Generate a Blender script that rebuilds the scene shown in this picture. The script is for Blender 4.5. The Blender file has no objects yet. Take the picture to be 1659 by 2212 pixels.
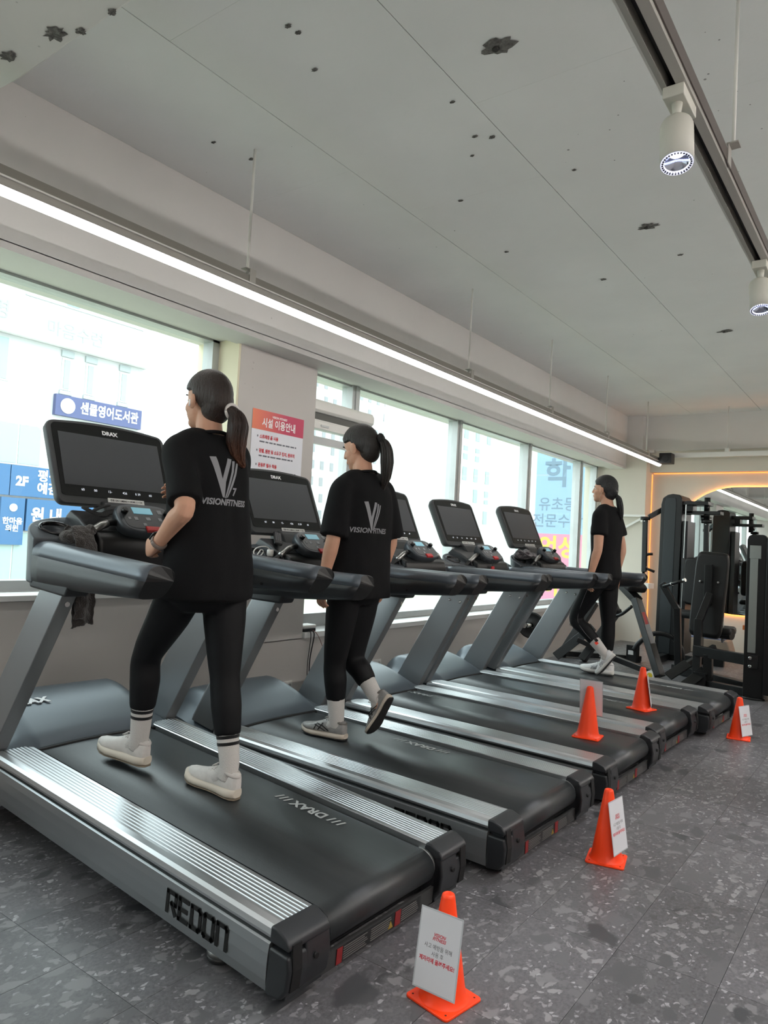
import bpy, bmesh, math, random
from mathutils import Vector, Matrix, noise
from mathutils.bvhtree import BVHTree

SC = bpy.context.scene
COL = SC.collection
PI = math.pi

# ---------------------------------------------------------------- camera
FPX = 1557.65                       # focal length in pixels of the 1659 x 2212 frame
YAW, PITCH, ROLL = 0.6329643, 0.0413399, 0.0538582
EYE = Vector((0, 0, 1.25))
_f = Vector((-math.sin(YAW) * math.cos(PITCH), math.cos(YAW) * math.cos(PITCH), math.sin(PITCH)))
_r0 = Vector((math.cos(YAW), math.sin(YAW), 0))
_u0 = _r0.cross(_f)
_r = math.cos(ROLL) * _r0 + math.sin(ROLL) * _u0
_u = -math.sin(ROLL) * _r0 + math.cos(ROLL) * _u0
cam_d = bpy.data.cameras.new('camera')
cam_d.sensor_fit = 'HORIZONTAL'
cam_d.sensor_width = 36.0
cam_d.lens = 36.0 * FPX / 1659.0
cam_d.clip_start = 0.02
cam_d.clip_end = 500
cam = bpy.data.objects.new('camera', cam_d)
COL.objects.link(cam)
cam.matrix_world = Matrix(((_r.x, _u.x, -_f.x, EYE.x), (_r.y, _u.y, -_f.y, EYE.y), (_r.z, _u.z, -_f.z, EYE.z), (0, 0, 0, 1)))
SC.camera = cam

# ---------------------------------------------------------------- world, exposure
SC.view_settings.view_transform = 'Standard'
SC.view_settings.look = 'None'
SC.view_settings.gamma = 1.0
SC.view_settings.use_curve_mapping = False
SC.view_settings.exposure = 1.05
SC.cycles.use_denoising = True
SC.cycles.max_bounces = 10
SC.cycles.diffuse_bounces = 6
SC.cycles.glossy_bounces = 4
SC.cycles.transparent_max_bounces = 12
SC.cycles.sample_clamp_indirect = 8.0
world = bpy.data.worlds.new('sky')
SC.world = world
world.use_nodes = True
_bg = world.node_tree.nodes['Background']
_bg.inputs[0].default_value = (0.86, 0.94, 1.0, 1)
_bg.inputs[1].default_value = 2.8

def portal(name, y0, y1, z0, z1, x):
    d = bpy.data.lights.new(name, 'AREA')
    d.shape = 'RECTANGLE'; d.size = z1 - z0; d.size_y = y1 - y0
    d.cycles.is_portal = True
    o = bpy.data.objects.new(name, d)
    o.location = (x, (y0 + y1) / 2, (z0 + z1) / 2)
    o.rotation_euler = (0, -PI / 2, 0)      # -Z of the lamp points to +X, into the room
    COL.objects.link(o)
portal('window_portal_one', -2.6, 3.2, 0.9, 2.54, -3.84)
portal('window_portal_two', 4.05, 10.5, 0.56, 2.54, -3.84)

# ---------------------------------------------------------------- small helpers
def s2l(c):
    c = c / 255.0
    return c / 12.92 if c <= 0.04045 else ((c + 0.055) / 1.055) ** 2.4
def rgb(r, g, b):
    return (s2l(r), s2l(g), s2l(b), 1.0)

MATS = {}
def mat(name, col, rough=0.5, metal=0.0, spec=0.5, bump=0.0, bscale=40.0, emit=0.0, var=0.0, vscale=6.0, coat=0.0, aniso=None, sub=0.0, stretch=None):
    if name in MATS:
        return MATS[name]
    m = bpy.data.materials.new(name)
    m.use_nodes = True
    nt = m.node_tree
    b = nt.nodes['Principled BSDF']
    b.inputs['Base Color'].default_value = col
    b.inputs['Roughness'].default_value = rough
    b.inputs['Metallic'].default_value = metal
    b.inputs['Specular IOR Level'].default_value = spec
    if coat: b.inputs['Coat Weight'].default_value = coat
    if sub:
        b.inputs['Subsurface Weight'].default_value = sub
        b.inputs['Subsurface Radius'].default_value = (0.012, 0.005, 0.003)
    if emit:
        b.inputs['Emission Color'].default_value = col
        b.inputs['Emission Strength'].default_value = emit
    if bump or var:
        tc = nt.nodes.new('ShaderNodeTexCoord')
        src = tc.outputs['Object']
        if stretch:
            mp = nt.nodes.new('ShaderNodeMapping'); mp.inputs['Scale'].default_value = stretch
            nt.links.new(src, mp.inputs[0]); src = mp.outputs[0]
    if bump:
        n = nt.nodes.new('ShaderNodeTexNoise'); n.inputs['Scale'].default_value = bscale; n.inputs['Detail'].default_value = 6
        nt.links.new(src, n.inputs['Vector'])
        bp = nt.nodes.new('ShaderNodeBump'); bp.inputs['Strength'].default_value = bump; bp.inputs['Distance'].default_value = 0.01
        nt.links.new(n.outputs['Fac'], bp.inputs['Height'])
        nt.links.new(bp.outputs['Normal'], b.inputs['Normal'])
    if var:
        n2 = nt.nodes.new('ShaderNodeTexNoise'); n2.inputs['Scale'].default_value = vscale; n2.inputs['Detail'].default_value = 5
        nt.links.new(src, n2.inputs['Vector'])
        cr = nt.nodes.new('ShaderNodeValToRGB')
        cr.color_ramp.elements[0].position = 0.3; cr.color_ramp.elements[1].position = 0.7
        cr.color_ramp.elements[0].color = tuple(max(0, c * (1 - var)) for c in col[:3]) + (1,)
        cr.color_ramp.elements[1].color = tuple(min(1, c * (1 + var)) for c in col[:3]) + (1,)
        nt.links.new(n2.outputs['Fac'], cr.inputs[0])
        nt.links.new(cr.outputs[0], b.inputs['Base Color'])
    MATS[name] = m
    return m

class MB:
    """collects faces, then links them as ONE mesh object"""
    def __init__(s): s.v = []; s.f = []; s.sm = []
    def add(s, vs, fs, smooth=False):
        o = len(s.v); s.v += [tuple(v) for v in vs]
        for f in fs: s.f.append([i + o for i in f]); s.sm.append(smooth)
        return s
    def box(s, x0, x1, y0, y1, z0, z1, M=None):
        vs = [Vector((x, y, z)) for x in (x0, x1) for y in (y0, y1) for z in (z0, z1)]
        if M: vs = [M @ v for v in vs]
        return s.add(vs, [(0, 1, 3, 2), (4, 6, 7, 5), (0, 4, 5, 1), (2, 3, 7, 6), (0, 2, 6, 4), (1, 5, 7, 3)])
    def bar(s, a, b, w, h, up=(0, 0, 1)):
        """rectangular bar from a to b; w across, h along up"""
        a = Vector(a); b = Vector(b); d = (b - a).normalized(); u = Vector(up)
        if abs(d.dot(u)) > 0.98: u = Vector((1, 0, 0))
        x = d.cross(u).normalized(); u = x.cross(d).normalized()
        vs = [p + x * (sx * w / 2) + u * (sy * h / 2) for p in (a, b) for sx, sy in ((-1, -1), (1, -1), (1, 1), (-1, 1))]
        return s.add(vs, [(3, 2, 1, 0), (4, 5, 6, 7), (0, 1, 5, 4), (1, 2, 6, 5), (2, 3, 7, 6), (3, 0, 4, 7)])
    def loft(s, rings, caps=True, closed=True, smooth=True):
        n = len(rings[0]); o = len(s.v)
        for r in rings: s.v += [tuple(v) for v in r]
        m = n if closed else n - 1
        for i in range(len(rings) - 1):
            for j in range(m):
                k = (j + 1) % n
                s.f.append([o + i * n + j, o + i * n + k, o + (i + 1) * n + k, o + (i + 1) * n + j]); s.sm.append(smooth)
        if caps:
            s.f.append([o + j for j in range(n)][::-1]); s.sm.append(False)
            e = o + (len(rings) - 1) * n
            s.f.append([e + j for j in range(n)]); s.sm.append(False)
        return s
    def tube(s, pts, rad, n=12, caps=True, smooth=True, flat=1.0, up=None):
        """round (or flattened) tube through pts with a radius each"""
        pts = [Vector(p) for p in pts]
        if not isinstance(rad, (list, tuple)): rad = [rad] * len(pts)
        rings = []; ref = Vector(up) if up else None
        prev = None
        for i, p in enumerate(pts):
            d = (pts[min(i + 1, len(pts) - 1)] - pts[max(i - 1, 0)]).normalized()
            if prev is None:
                a = ref if ref else (Vector((0, 0, 1)) if abs(d.z) < 0.9 else Vector((1, 0, 0)))
            else: a = prev
            x = (a - d * a.dot(d)).normalized(); y = d.cross(x); prev = x
            r = rad[i]; rx, ry = r if isinstance(r, (list, tuple)) else (r * flat, r)
            rings.append([p + x * (math.cos(2 * PI * k / n) * rx) + y * (math.sin(2 * PI * k / n) * ry) for k in range(n)])
        return s.loft(rings, caps, True, smooth)
    def lathe(s, prof, n=24, M=None, smooth=True, cap0=True, cap1=True):
        rings = []
        for r, z in prof:
            rr = [Vector((r * math.cos(2 * PI * k / n), r * math.sin(2 * PI * k / n), z)) for k in range(n)]
            rings.append([M @ v for v in rr] if M else rr)
        o = len(s.v)
        s.loft(rings, False, True, smooth)
        if cap0: s.f.append([o + j for j in range(n)][::-1]); s.sm.append(False)
        if cap1:
            e = o + (len(rings) - 1) * n; s.f.append([e + j for j in range(n)]); s.sm.append(False)
        return s
    def prism(s, poly, a, b, axis='y', M=None, smooth=False):
        """poly: list of 2-D points; extruded from a to b on axis. 'y': (x,z)  'x': (y,z)  'z': (x,y)"""
        def P(p, t):
            v = {'y': Vector((p[0], t, p[1])), 'x': Vector((t, p[0], p[1])), 'z': Vector((p[0], p[1], t))}[axis]
            return M @ v if M else v
        n = len(poly); o = len(s.v)
        s.v += [tuple(P(p, a)) for p in poly] + [tuple(P(p, b)) for p in poly]
        for j in range(n):
            k = (j + 1) % n
            s.f.append([o + j, o + k, o + n + k, o + n + j]); s.sm.append(smooth)
        s.f.append([o + j for j in range(n)][::-1]); s.sm.append(False)
        s.f.append([o + n + j for j in range(n)]); s.sm.append(False)
        return s
    def mesh(s, name):
        me = bpy.data.meshes.new(name)
        me.from_pydata(s.v, [], s.f)
        bm = bmesh.new(); bm.from_mesh(me)
        bmesh.ops.recalc_face_normals(bm, faces=bm.faces)
        bm.to_mesh(me); bm.free()
        me.polygons.foreach_set('use_smooth', s.sm)
        me.update()
        return me
    def build(s, name, m, parent=None, bevel=0.0, seg=2, loc=None, smooth_angle=None):
        o = bpy.data.objects.new(name, s.mesh(name))
        COL.objects.link(o)
        if m: o.data.materials.append(m)
        if parent: o.parent = parent
        if loc: o.location = loc
        if bevel:
            bv = o.modifiers.new('bevel', 'BEVEL'); bv.width = bevel; bv.segments = seg; bv.limit_method = 'ANGLE'; bv.angle_limit = math.radians(35)
            bv.harden_normals = False
            for p in o.data.polygons: p.use_smooth = True
            wn = o.modifiers.new('normals', 'WEIGHTED_NORMAL'); wn.keep_sharp = True
        return o

def tag(o, label=None, cat=None, group=None, kind=None):
    if label: o['label'] = label
    if cat: o['category'] = cat
    if group: o['group'] = group
    if kind: o['kind'] = kind
    return o
def empty(name, loc=(0, 0, 0), rz=0):
    o = bpy.data.objects.new(name, None)
    o.empty_display_size = 0.1
    COL.objects.link(o); o.location = loc; o.rotation_euler = (0, 0, rz)
    return o
def struct(o): o['kind'] = 'structure'; return o
def kids(o): return [c for c in bpy.data.objects if c.parent == o]
def copy_tree(o, parent=None):
    c = o.copy(); COL.objects.link(c)
    if parent is not None:
        c.parent = parent; c.matrix_parent_inverse = o.matrix_parent_inverse.copy()
    for ch in CHILD.get(o.name, []): copy_tree(ch, c)
    return c
CHILD = {}
def index_children():
    CHILD.clear()
    for c in bpy.data.objects:
        if c.parent: CHILD.setdefault(c.parent.name, []).append(c)

TMP = bpy.data.scenes.new('bench')      # bare scene for evaluating single meshes quickly; removed at the end
def evaluated_mesh(o):
    TMP.collection.objects.link(o)
    vl = TMP.view_layers[0]; vl.update(); dg = vl.depsgraph
    me = bpy.data.meshes.new_from_object(o.evaluated_get(dg))
    TMP.collection.objects.unlink(o)
    return me
def text_mesh(body, size, bold=0.0, extrude=0.0, shear=0.0, spacing=1.0, sx=1.0, align='CENTER', line=1.0):
    c = bpy.data.curves.new('text', 'FONT')
    c.body = body; c.size = size; c.offset = bold; c.extrude = extrude; c.shear = shear
    c.space_character = spacing; c.align_x = align; c.align_y = 'CENTER'; c.space_line = line
    c.resolution_u = 3
    o = bpy.data.objects.new('text', c)
    me = evaluated_mesh(o)
    me.transform(Matrix.Diagonal((sx, 1, 1, 1)))
    bpy.data.objects.remove(o); bpy.data.curves.remove(c)
    return me
def place_text(name, body, size, m, parent, pos, xdir, ydir, **kw):
    """flat lettering: xdir is the reading direction, ydir the up of the letters"""
    me = text_mesh(body, size, **kw)
    x = Vector(xdir).normalized(); y = Vector(ydir); y = (y - x * y.dot(x)).normalized(); z = x.cross(y); p = Vector(pos)
    me.transform(Matrix(((x.x, y.x, z.x, p.x), (x.y, y.y, z.y, p.y), (x.z, y.z, z.z, p.z), (0, 0, 0, 1))))
    me.materials.clear(); me.materials.append(m)
    o = bpy.data.objects.new(name, me); COL.objects.link(o)
    if parent: o.parent = parent
    return o

# ---------------------------------------------------------------- materials of the setting
def plaster(name, base, speck=0.5, warm=0.0, bump=0.25):
    """painted rough concrete: faint mottling, scattered small pits"""
    m = bpy.data.materials.new(name); m.use_nodes = True
    nt = m.node_tree; b = nt.nodes['Principled BSDF']; b.inputs['Roughness'].default_value = 0.75
    b.inputs['Specular IOR Level'].default_value = 0.25
    g = nt.nodes.new('ShaderNodeNewGeometry')
    n1 = nt.nodes.new('ShaderNodeTexNoise'); n1.inputs['Scale'].default_value = 1.6; n1.inputs['Detail'].default_value = 5
    nt.links.new(g.outputs['Position'], n1.inputs['Vector'])
    cr = nt.nodes.new('ShaderNodeValToRGB')
    cr.color_ramp.elements[0].position = 0.3; cr.color_ramp.elements[1].position = 0.75
    cr.color_ramp.elements[0].color = tuple(c * 0.93 for c in base[:3]) + (1,)
    cr.color_ramp.elements[1].color = base
    nt.links.new(n1.outputs['Fac'], cr.inputs[0])
    # pits: voronoi cells masked by large noise
    vo = nt.nodes.new('ShaderNodeTexVoronoi'); vo.inputs['Scale'].default_value = 13.0
    nt.links.new(g.outputs['Position'], vo.inputs['Vector'])
    n2 = nt.nodes.new('ShaderNodeTexNoise'); n2.inputs['Scale'].default_value = 2.3
    nt.links.new(g.outputs['Position'], n2.inputs['Vector'])
    mr = nt.nodes.new('ShaderNodeMapRange'); mr.inputs['From Min'].default_value = 0.5; mr.inputs['From Max'].default_value = 0.78
    mr.inputs['To Min'].default_value = 0.0; mr.inputs['To Max'].default_value = 0.11
    nt.links.new(n2.outputs['Fac'], mr.inputs['Value'])
    lt = nt.nodes.new('ShaderNodeMath'); lt.operation = 'LESS_THAN'
    nt.links.new(vo.outputs['Distance'], lt.inputs[0]); nt.links.new(mr.outputs[0], lt.inputs[1])
    ml = nt.nodes.new('ShaderNodeMath'); ml.operation = 'MULTIPLY'; ml.inputs[1].default_value = speck
    nt.links.new(lt.outputs[0], ml.inputs[0])
    mx = nt.nodes.new('ShaderNodeMixRGB'); mx.inputs[2].default_value = tuple(c * 0.25 for c in base[:3]) + (1,)
    nt.links.new(ml.outputs[0], mx.inputs[0]); nt.links.new(cr.outputs[0], mx.inputs[1])
    nt.links.new(mx.outputs[0], b.inputs['Base Color'])
    n3 = nt.nodes.new('ShaderNodeTexNoise'); n3.inputs['Scale'].default_value = 9.0; n3.inputs['Detail'].default_value = 8
    nt.links.new(g.outputs['Position'], n3.inputs['Vector'])
    bp = nt.nodes.new('ShaderNodeBump'); bp.inputs['Strength'].default_value = bump; bp.inputs['Distance'].default_value = 0.01
    nt.links.new(n3.outputs['Fac'], bp.inputs['Height']); nt.links.new(bp.outputs[0], b.inputs['Normal'])
    MATS[name] = m
    return m

M_CEIL = plaster('ceiling_paint', (0.82, 0.825, 0.82, 1), 0.8, bump=0.3)
M_BEAM = plaster('beam_paint', (0.70, 0.68, 0.66, 1), 0.35)
M_WALL = plaster('wall_paint', (0.55, 0.52, 0.495, 1), 0.2, bump=0.15)
M_CREAM = plaster('cream_paint', (0.66, 0.62, 0.54, 1), 0.0, bump=0.08)
M_GAP = mat('joint_grey', rgb(70, 68, 64), 0.9)  # dark grey slab seen through the joints of the ceiling panels
M_CHIP = mat('bare_concrete', rgb(105, 103, 100), 0.95, bump=0.9, bscale=60, var=0.4, vscale=70)
M_ALU = mat('window_aluminium', rgb(178, 180, 180), 0.4, 0.35, var=0.05)
M_SILL = mat('sill_white', rgb(214, 214, 212), 0.45)
M_WHITE = mat('white_paint', rgb(225, 223, 218), 0.45)
M_BLACKP = mat('black_plastic', rgb(22, 22, 24), 0.45)

def floor_material():
    """grey terrazzo: angular chips of several sizes in a mottled matrix"""
    m = bpy.data.materials.new('terrazzo'); m.use_nodes = True
    nt = m.node_tree; b = nt.nodes['Principled BSDF']
    b.inputs['Roughness'].default_value = 0.38
    b.inputs['Specular IOR Level'].default_value = 0.45
    g = nt.nodes.new('ShaderNodeNewGeometry'); oi = nt.nodes.new('ShaderNodeObjectInfo')
    mp = nt.nodes.new('ShaderNodeMapping'); mp.inputs['Scale'].default_value = (1.0, 0.72, 1)
    add = nt.nodes.new('ShaderNodeVectorMath'); add.operation = 'ADD'
    sc = nt.nodes.new('ShaderNodeVectorMath'); sc.operation = 'SCALE'; sc.inputs['Scale'].default_value = 37.0
    comb = nt.nodes.new('ShaderNodeCombineXYZ')
    nt.links.new(oi.outputs['Random'], comb.inputs[0]); nt.links.new(oi.outputs['Random'], comb.inputs[1])
    nt.links.new(comb.outputs[0], sc.inputs[0])
    nt.links.new(g.outputs['Position'], mp.inputs[0])
    nt.links.new(mp.outputs[0], add.inputs[0]); nt.links.new(sc.outputs[0], add.inputs[1])
    P = add.outputs[0]
    wn = nt.nodes.new('ShaderNodeTexNoise'); wn.inputs['Scale'].default_value = 14; wn.inputs['Detail'].default_value = 4
    nt.links.new(P, wn.inputs['Vector'])
    wsc = nt.nodes.new('ShaderNodeVectorMath'); wsc.operation = 'SCALE'; wsc.inputs['Scale'].default_value = 0.07
    nt.links.new(wn.outputs['Color'], wsc.inputs[0])
    wad = nt.nodes.new('ShaderNodeVectorMath'); wad.operation = 'ADD'
    nt.links.new(P, wad.inputs[0]); nt.links.new(wsc.outputs[0], wad.inputs[1])
    Q = wad.outputs[0]
    def chips(scale, lo, hi, thr):
        v = nt.nodes.new('ShaderNodeTexVoronoi'); v.inputs['Scale'].default_value = scale; v.inputs['Randomness'].default_value = 1
        nt.links.new(Q, v.inputs['Vector'])
        d = nt.nodes.new('ShaderNodeTexVoronoi'); d.feature = 'DISTANCE_TO_EDGE'; d.inputs['Scale'].default_value = scale
        nt.links.new(Q, d.inputs['Vector'])
        sp = nt.nodes.new('ShaderNodeSeparateColor'); nt.links.new(v.outputs['Color'], sp.inputs[0])
        gt = nt.nodes.new('ShaderNodeMath'); gt.operation = 'GREATER_THAN'; gt.inputs[1].default_value = thr
        nt.links.new(sp.outputs[0], gt.inputs[0])
        ge = nt.nodes.new('ShaderNodeMapRange'); ge.inputs['From Min'].default_value = 0.06; ge.inputs['From Max'].default_value = 0.16
        nt.links.new(d.outputs['Distance'], ge.inputs['Value'])
        mu = nt.nodes.new('ShaderNodeMath'); mu.operation = 'MULTIPLY'
        nt.links.new(gt.outputs[0], mu.inputs[0]); nt.links.new(ge.outputs[0], mu.inputs[1])
        cr = nt.nodes.new('ShaderNodeValToRGB'); cr.color_ramp.elements[0].color = lo; cr.color_ramp.elements[1].color = hi
        nt.links.new(sp.outputs[1], cr.inputs[0])
        return mu.outputs[0], cr.outputs[0]
    base = nt.nodes.new('ShaderNodeTexNoise'); base.inputs['Scale'].default_value = 95; base.inputs['Detail'].default_value = 8; base.inputs['Roughness'].default_value = 0.75
    nt.links.new(P, base.inputs['Vector'])
    br = nt.nodes.new('ShaderNodeValToRGB')
    br.color_ramp.elements[0].position = 0.32; br.color_ramp.elements[1].position = 0.70
    br.color_ramp.elements[0].color = (0.060, 0.058, 0.062, 1); br.color_ramp.elements[1].color = (0.150, 0.145, 0.152, 1)
    nt.links.new(base.outputs['Fac'], br.inputs[0])
    cur = br.outputs[0]
    for scale, lo, hi, thr in ((80, (0.10, 0.097, 0.10, 1), (0.33, 0.325, 0.335, 1), 0.80), (36, (0.075, 0.073, 0.076, 1), (0.24, 0.235, 0.24, 1), 0.74), (20, (0.06, 0.06, 0.063, 1), (0.19, 0.186, 0.192, 1), 0.80), (10, (0.042, 0.043, 0.047, 1), (0.11, 0.108, 0.112, 1), 0.87)):
        f, c = chips(scale, lo, hi, thr)
        mx = nt.nodes.new('ShaderNodeMixRGB')
        nt.links.new(f, mx.inputs[0]); nt.links.new(cur, mx.inputs[1]); nt.links.new(c, mx.inputs[2]); cur = mx.outputs[0]
    hs = nt.nodes.new('ShaderNodeHueSaturation')
    rv = nt.nodes.new('ShaderNodeMapRange'); rv.inputs['To Min'].default_value = 0.84; rv.inputs['To Max'].default_value = 1.14
    nt.links.new(oi.outputs['Random'], rv.inputs['Value']); nt.links.new(rv.outputs[0], hs.inputs['Value'])
    nt.links.new(cur, hs.inputs['Color']); nt.links.new(hs.outputs[0], b.inputs['Base Color'])
    bp = nt.nodes.new('ShaderNodeBump'); bp.inputs['Strength'].default_value = 0.06; bp.inputs['Distance'].default_value = 0.004
    nt.links.new(base.outputs['Fac'], bp.inputs['Height']); nt.links.new(bp.outputs[0], b.inputs['Normal'])
    return m
M_FLOOR = floor_material()
def glass_material(name='window_glass'):
    m = bpy.data.materials.new(name); m.use_nodes = True
    nt = m.node_tree
    for n in list(nt.nodes): nt.nodes.remove(n)
    out = nt.nodes.new('ShaderNodeOutputMaterial'); t = nt.nodes.new('ShaderNodeBsdfTransparent'); gl = nt.nodes.new('ShaderNodeBsdfGlossy')
    t.inputs[0].default_value = (0.93, 0.97, 0.95, 1); gl.inputs['Roughness'].default_value = 0.03
    lw = nt.nodes.new('ShaderNodeLayerWeight'); lw.inputs['Blend'].default_value = 0.5
    pw = nt.nodes.new('ShaderNodeMath'); pw.operation = 'POWER'; pw.inputs[1].default_value = 5.0
    nt.links.new(lw.outputs['Facing'], pw.inputs[0])
    fr = nt.nodes.new('ShaderNodeMath'); fr.operation = 'MULTIPLY_ADD'; fr.inputs[1].default_value = 0.5; fr.inputs[2].default_value = 0.03
    nt.links.new(pw.outputs[0], fr.inputs[0])
    mx = nt.nodes.new('ShaderNodeMixShader')
    nt.links.new(fr.outputs[0], mx.inputs[0]); nt.links.new(t.outputs[0], mx.inputs[1]); nt.links.new(gl.outputs[0], mx.inputs[2])
    nt.links.new(mx.outputs[0], out.inputs[0])
    return m
M_GLASS = glass_material()

# ---------------------------------------------------------------- the room
ZC = 3.30          # slab soffit
ZS = 2.517         # underside of the window beam
XW = -3.63         # inner face of the window wall
XF = -3.86         # window frame plane
Y0, Y1 = -3.0, 10.95
X1 = 3.6

# floor: slab + tiles laid in a straight grid
fl = MB().box(-4.0, X1 + 0.1, Y0 - 0.1, Y1 + 0.2, -0.12, -0.006).build('floor', mat('tile_grout', rgb(176, 174, 172), 0.85))
struct(fl)
TX, TY = 0.298, 0.575
tile = MB().box(0.0007, TX - 0.0007, 0.0007, TY - 0.0007, -0.012, 0.0).mesh('tile')
tile.materials.append(M_FLOOR)
big = []
for i in range(-8, 14):
    for j in range(-5, 17):
        x = -1.0276 + i * TX; y = 1.22 + j * TY
        if x < XW - 0.29 or y > Y1: continue
        # what the picture can show
        near = (-0.2 < y < 11.0 and x < 0.35 + 0.02 * y) and not (x < -3.3 and y < 1)
        if x > -0.05 and y < 1.2: near = False
        if near and x < 0.6:
            o = bpy.data.objects.new('tile', tile); COL.objects.link(o); o.parent = fl; o.location = (x, y, 0)
        else:
            big.append((x, y))
rest = MB()
for x, y in big: rest.box(x + 0.001, min(x + TX - 0.001, X1), max(y + 0.001, Y0), min(y + TY - 0.001, Y1), -0.012, 0.0)
for i in range(14, 17):
    for j in range(-5, 17):
        x = -1.0276 + i * TX; y = 1.22 + j * TY
        rest.box(x + 0.001, x + TX - 0.001, y + 0.001, min(y + TY - 0.001, Y1), -0.012, 0.0)
ro = rest.build('tile_field', M_FLOOR, fl); ro['kind'] = 'stuff'

# ceiling: slab with board-marked panels a hair apart
ce = struct(MB().box(-4.0, X1 + 0.1, Y0 - 0.1, Y1 + 0.3, ZC + 0.004, ZC + 0.2).build('ceiling', M_GAP))
xs = [-3.43, -2.555, -1.675, -0.80, 0.08, 0.96, 1.84, 2.72, X1]
offs = [0.6, 1.18, 0.42, 0.9, 0.2, 0.7, 0.1, 0.5]
for i in range(len(xs) - 1):
    y = Y0 - 1.8 + offs[i]
    while y < Y1 - 0.2:
        a, b2 = max(y, Y0), min(y + 1.8, Y1 - 0.1)
        if b2 - a > 0.05:
            g = 0.002
            MB().box(xs[i] + g, xs[i + 1] - g, a + 0.0005, b2 - 0.0005, ZC, ZC + 0.02).build('ceiling_panel', M_CEIL, ce)
        y += 1.8

# chipped patches with a conduit stub
def chip(parent, c, nrm, r, seed, stub=True):
    rnd = random.Random(seed); n = Vector(nrm); a = Vector((0, 1, 0)) if abs(n.y) < 0.5 else Vector((1, 0, 0)); x = a.cross(n).normalized(); y = n.cross(x)
    m = MB(); k = 22; rings = []
    prof = [1 + rnd.uniform(-0.35, 0.3) for _ in range(k)]
    for f, d in ((1.0, 0.0015), (0.86, 0.004), (0.55, 0.006), (0.2, 0.003)):
        rings.append([Vector(c) + x * (math.cos(2 * PI * j / k) * r * 1.25 * f * (prof[j] + (rnd.uniform(-0.08, 0.08) if f < 1 else 0))) + y * (math.sin(2 * PI * j / k) * r * 0.8 * f * prof[j]) + n * (d + rnd.uniform(0, 0.002)) for j in range(k)])
    m.loft(rings, True, True, False)
    o = m.build('chipped_patch', M_CHIP, parent)
    if stub:
        s = MB().tube([Vector(c) + x * r * 0.3 - n * 0.01, Vector(c) + x * r * 0.3 + n * 0.012], r * 0.24, 12)
        s.build('conduit_stub', mat('stub_dark', rgb(45, 44, 42), 0.8), o)
for i, (x, y, r) in enumerate(((-1.40, 2.53, 0.055), (-1.36, 4.47, 0.05), (-1.38, 6.9, 0.05))): chip(ce, (x, y, ZC), (0, 0, -1), r, i)
for i, (x, y, r) in enumerate(((-2.06, 1.98, 0.012), (-2.05, 2.03, 0.012), (-2.15, 2.24, 0.012), (-1.75, 2.75, 0.011), (-1.8, 3.05, 0.012), (-1.73, 3.1, 0.014), (-1.9, 3.2, 0.009), (-2.2, 3.6, 0.012), (-1.5, 3.6, 0.010), (-1.3, 5.0, 0.015), (-2.3, 4.4, 0.012), (-1.9, 5.2, 0.02), (-3.0, 2.4, 0.01), (-2.95, 2.62, 0.012))):
    chip(ce, (x, y, ZC), (0, 0, -1), r, 20 + i, False)

# beam over the windows, cross beam near the camera, beams at the far wall
b1 = struct(MB().box(-4.05, -3.43, Y0, Y1 + 0.2, ZS + 0.035, ZC + 0.02).build('trim_1', M_BEAM))
MB().box(-3.66, -3.43, Y0, 10.66, ZS, ZS + 0.04).build('soffit_board', M_BEAM, b1)
b2 = MB()
nseg = 60
rnd = random.Random(4)
edge = [1.262 + rnd.uniform(-0.006, 0.006) for _ in range(nseg + 1)]
rings = []
for i in range(nseg + 1):
    x = -3.43 + (X1 + 3.43) * i / nseg
    rings.append([Vector((x, 0.80, 2.9)), Vector((x, edge[i] - 0.012, 2.9)), Vector((x, edge[i], 2.912)), Vector((x, edge[i] + 0.004, ZC + 0.01)), Vector((x, 0.80, ZC + 0.01))])
b2.loft(rings, True, True, False)
b2 = struct(b2.build('trim_2', M_BEAM))
for i, (x, y, r) in enumerate(((-2.36, 1.2, 0.035), (-2.62, 1.17, 0.028), (-2.27, 1.24, 0.018), (-2.1, 1.245, 0.015))): chip(b2, (x, y, 2.9), (0, 0, -1), r, 40 + i, False)
b3 = struct(MB().box(-3.2, X1, 10.78, 11.1, 2.79, ZC + 0.02).build('trim_3', M_BEAM))
MB().box(-3.2, X1, 10.83, 11.1, 2.482, 2.79).build('fascia_board', M_CREAM, b3)
MB().box(-3.43, -3.2, 10.66, 11.1, 2.45, ZC + 0.02).build('beam_return', M_BEAM, b3)
MB().box(-3.3, -3.05, 10.72, 10.83, 2.76, 2.80).build('ledge', M_BEAM, b3)

# window wall: low wall, piers, lintel zone
wl = MB()
wl.box(-4.05, XW, Y0, 3.244, -0.02, 0.853)
wl.box(-4.05, XW, 3.244, 10.95, -0.02, 0.506)
wl.build('wall_left', M_WALL); wl = struct(bpy.data.objects['wall_left'])
MB().box(-4.05, XW, 3.244, 4.008, 0.50, ZS + 0.04).build('column', M_WALL, wl)
MB().box(-4.05, -3.66, Y0, Y1, 2.575, ZC).build('lintel', M_CREAM, wl)
# jamb return: window light painted in as a warmer, brighter tone
MB().box(-4.05, -3.632, 3.226, 3.2455, 0.85, 2.58).build('jamb_lining', mat('jamb_window_lit', (0.72, 0.66, 0.5, 1), 0.7), wl)
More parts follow.
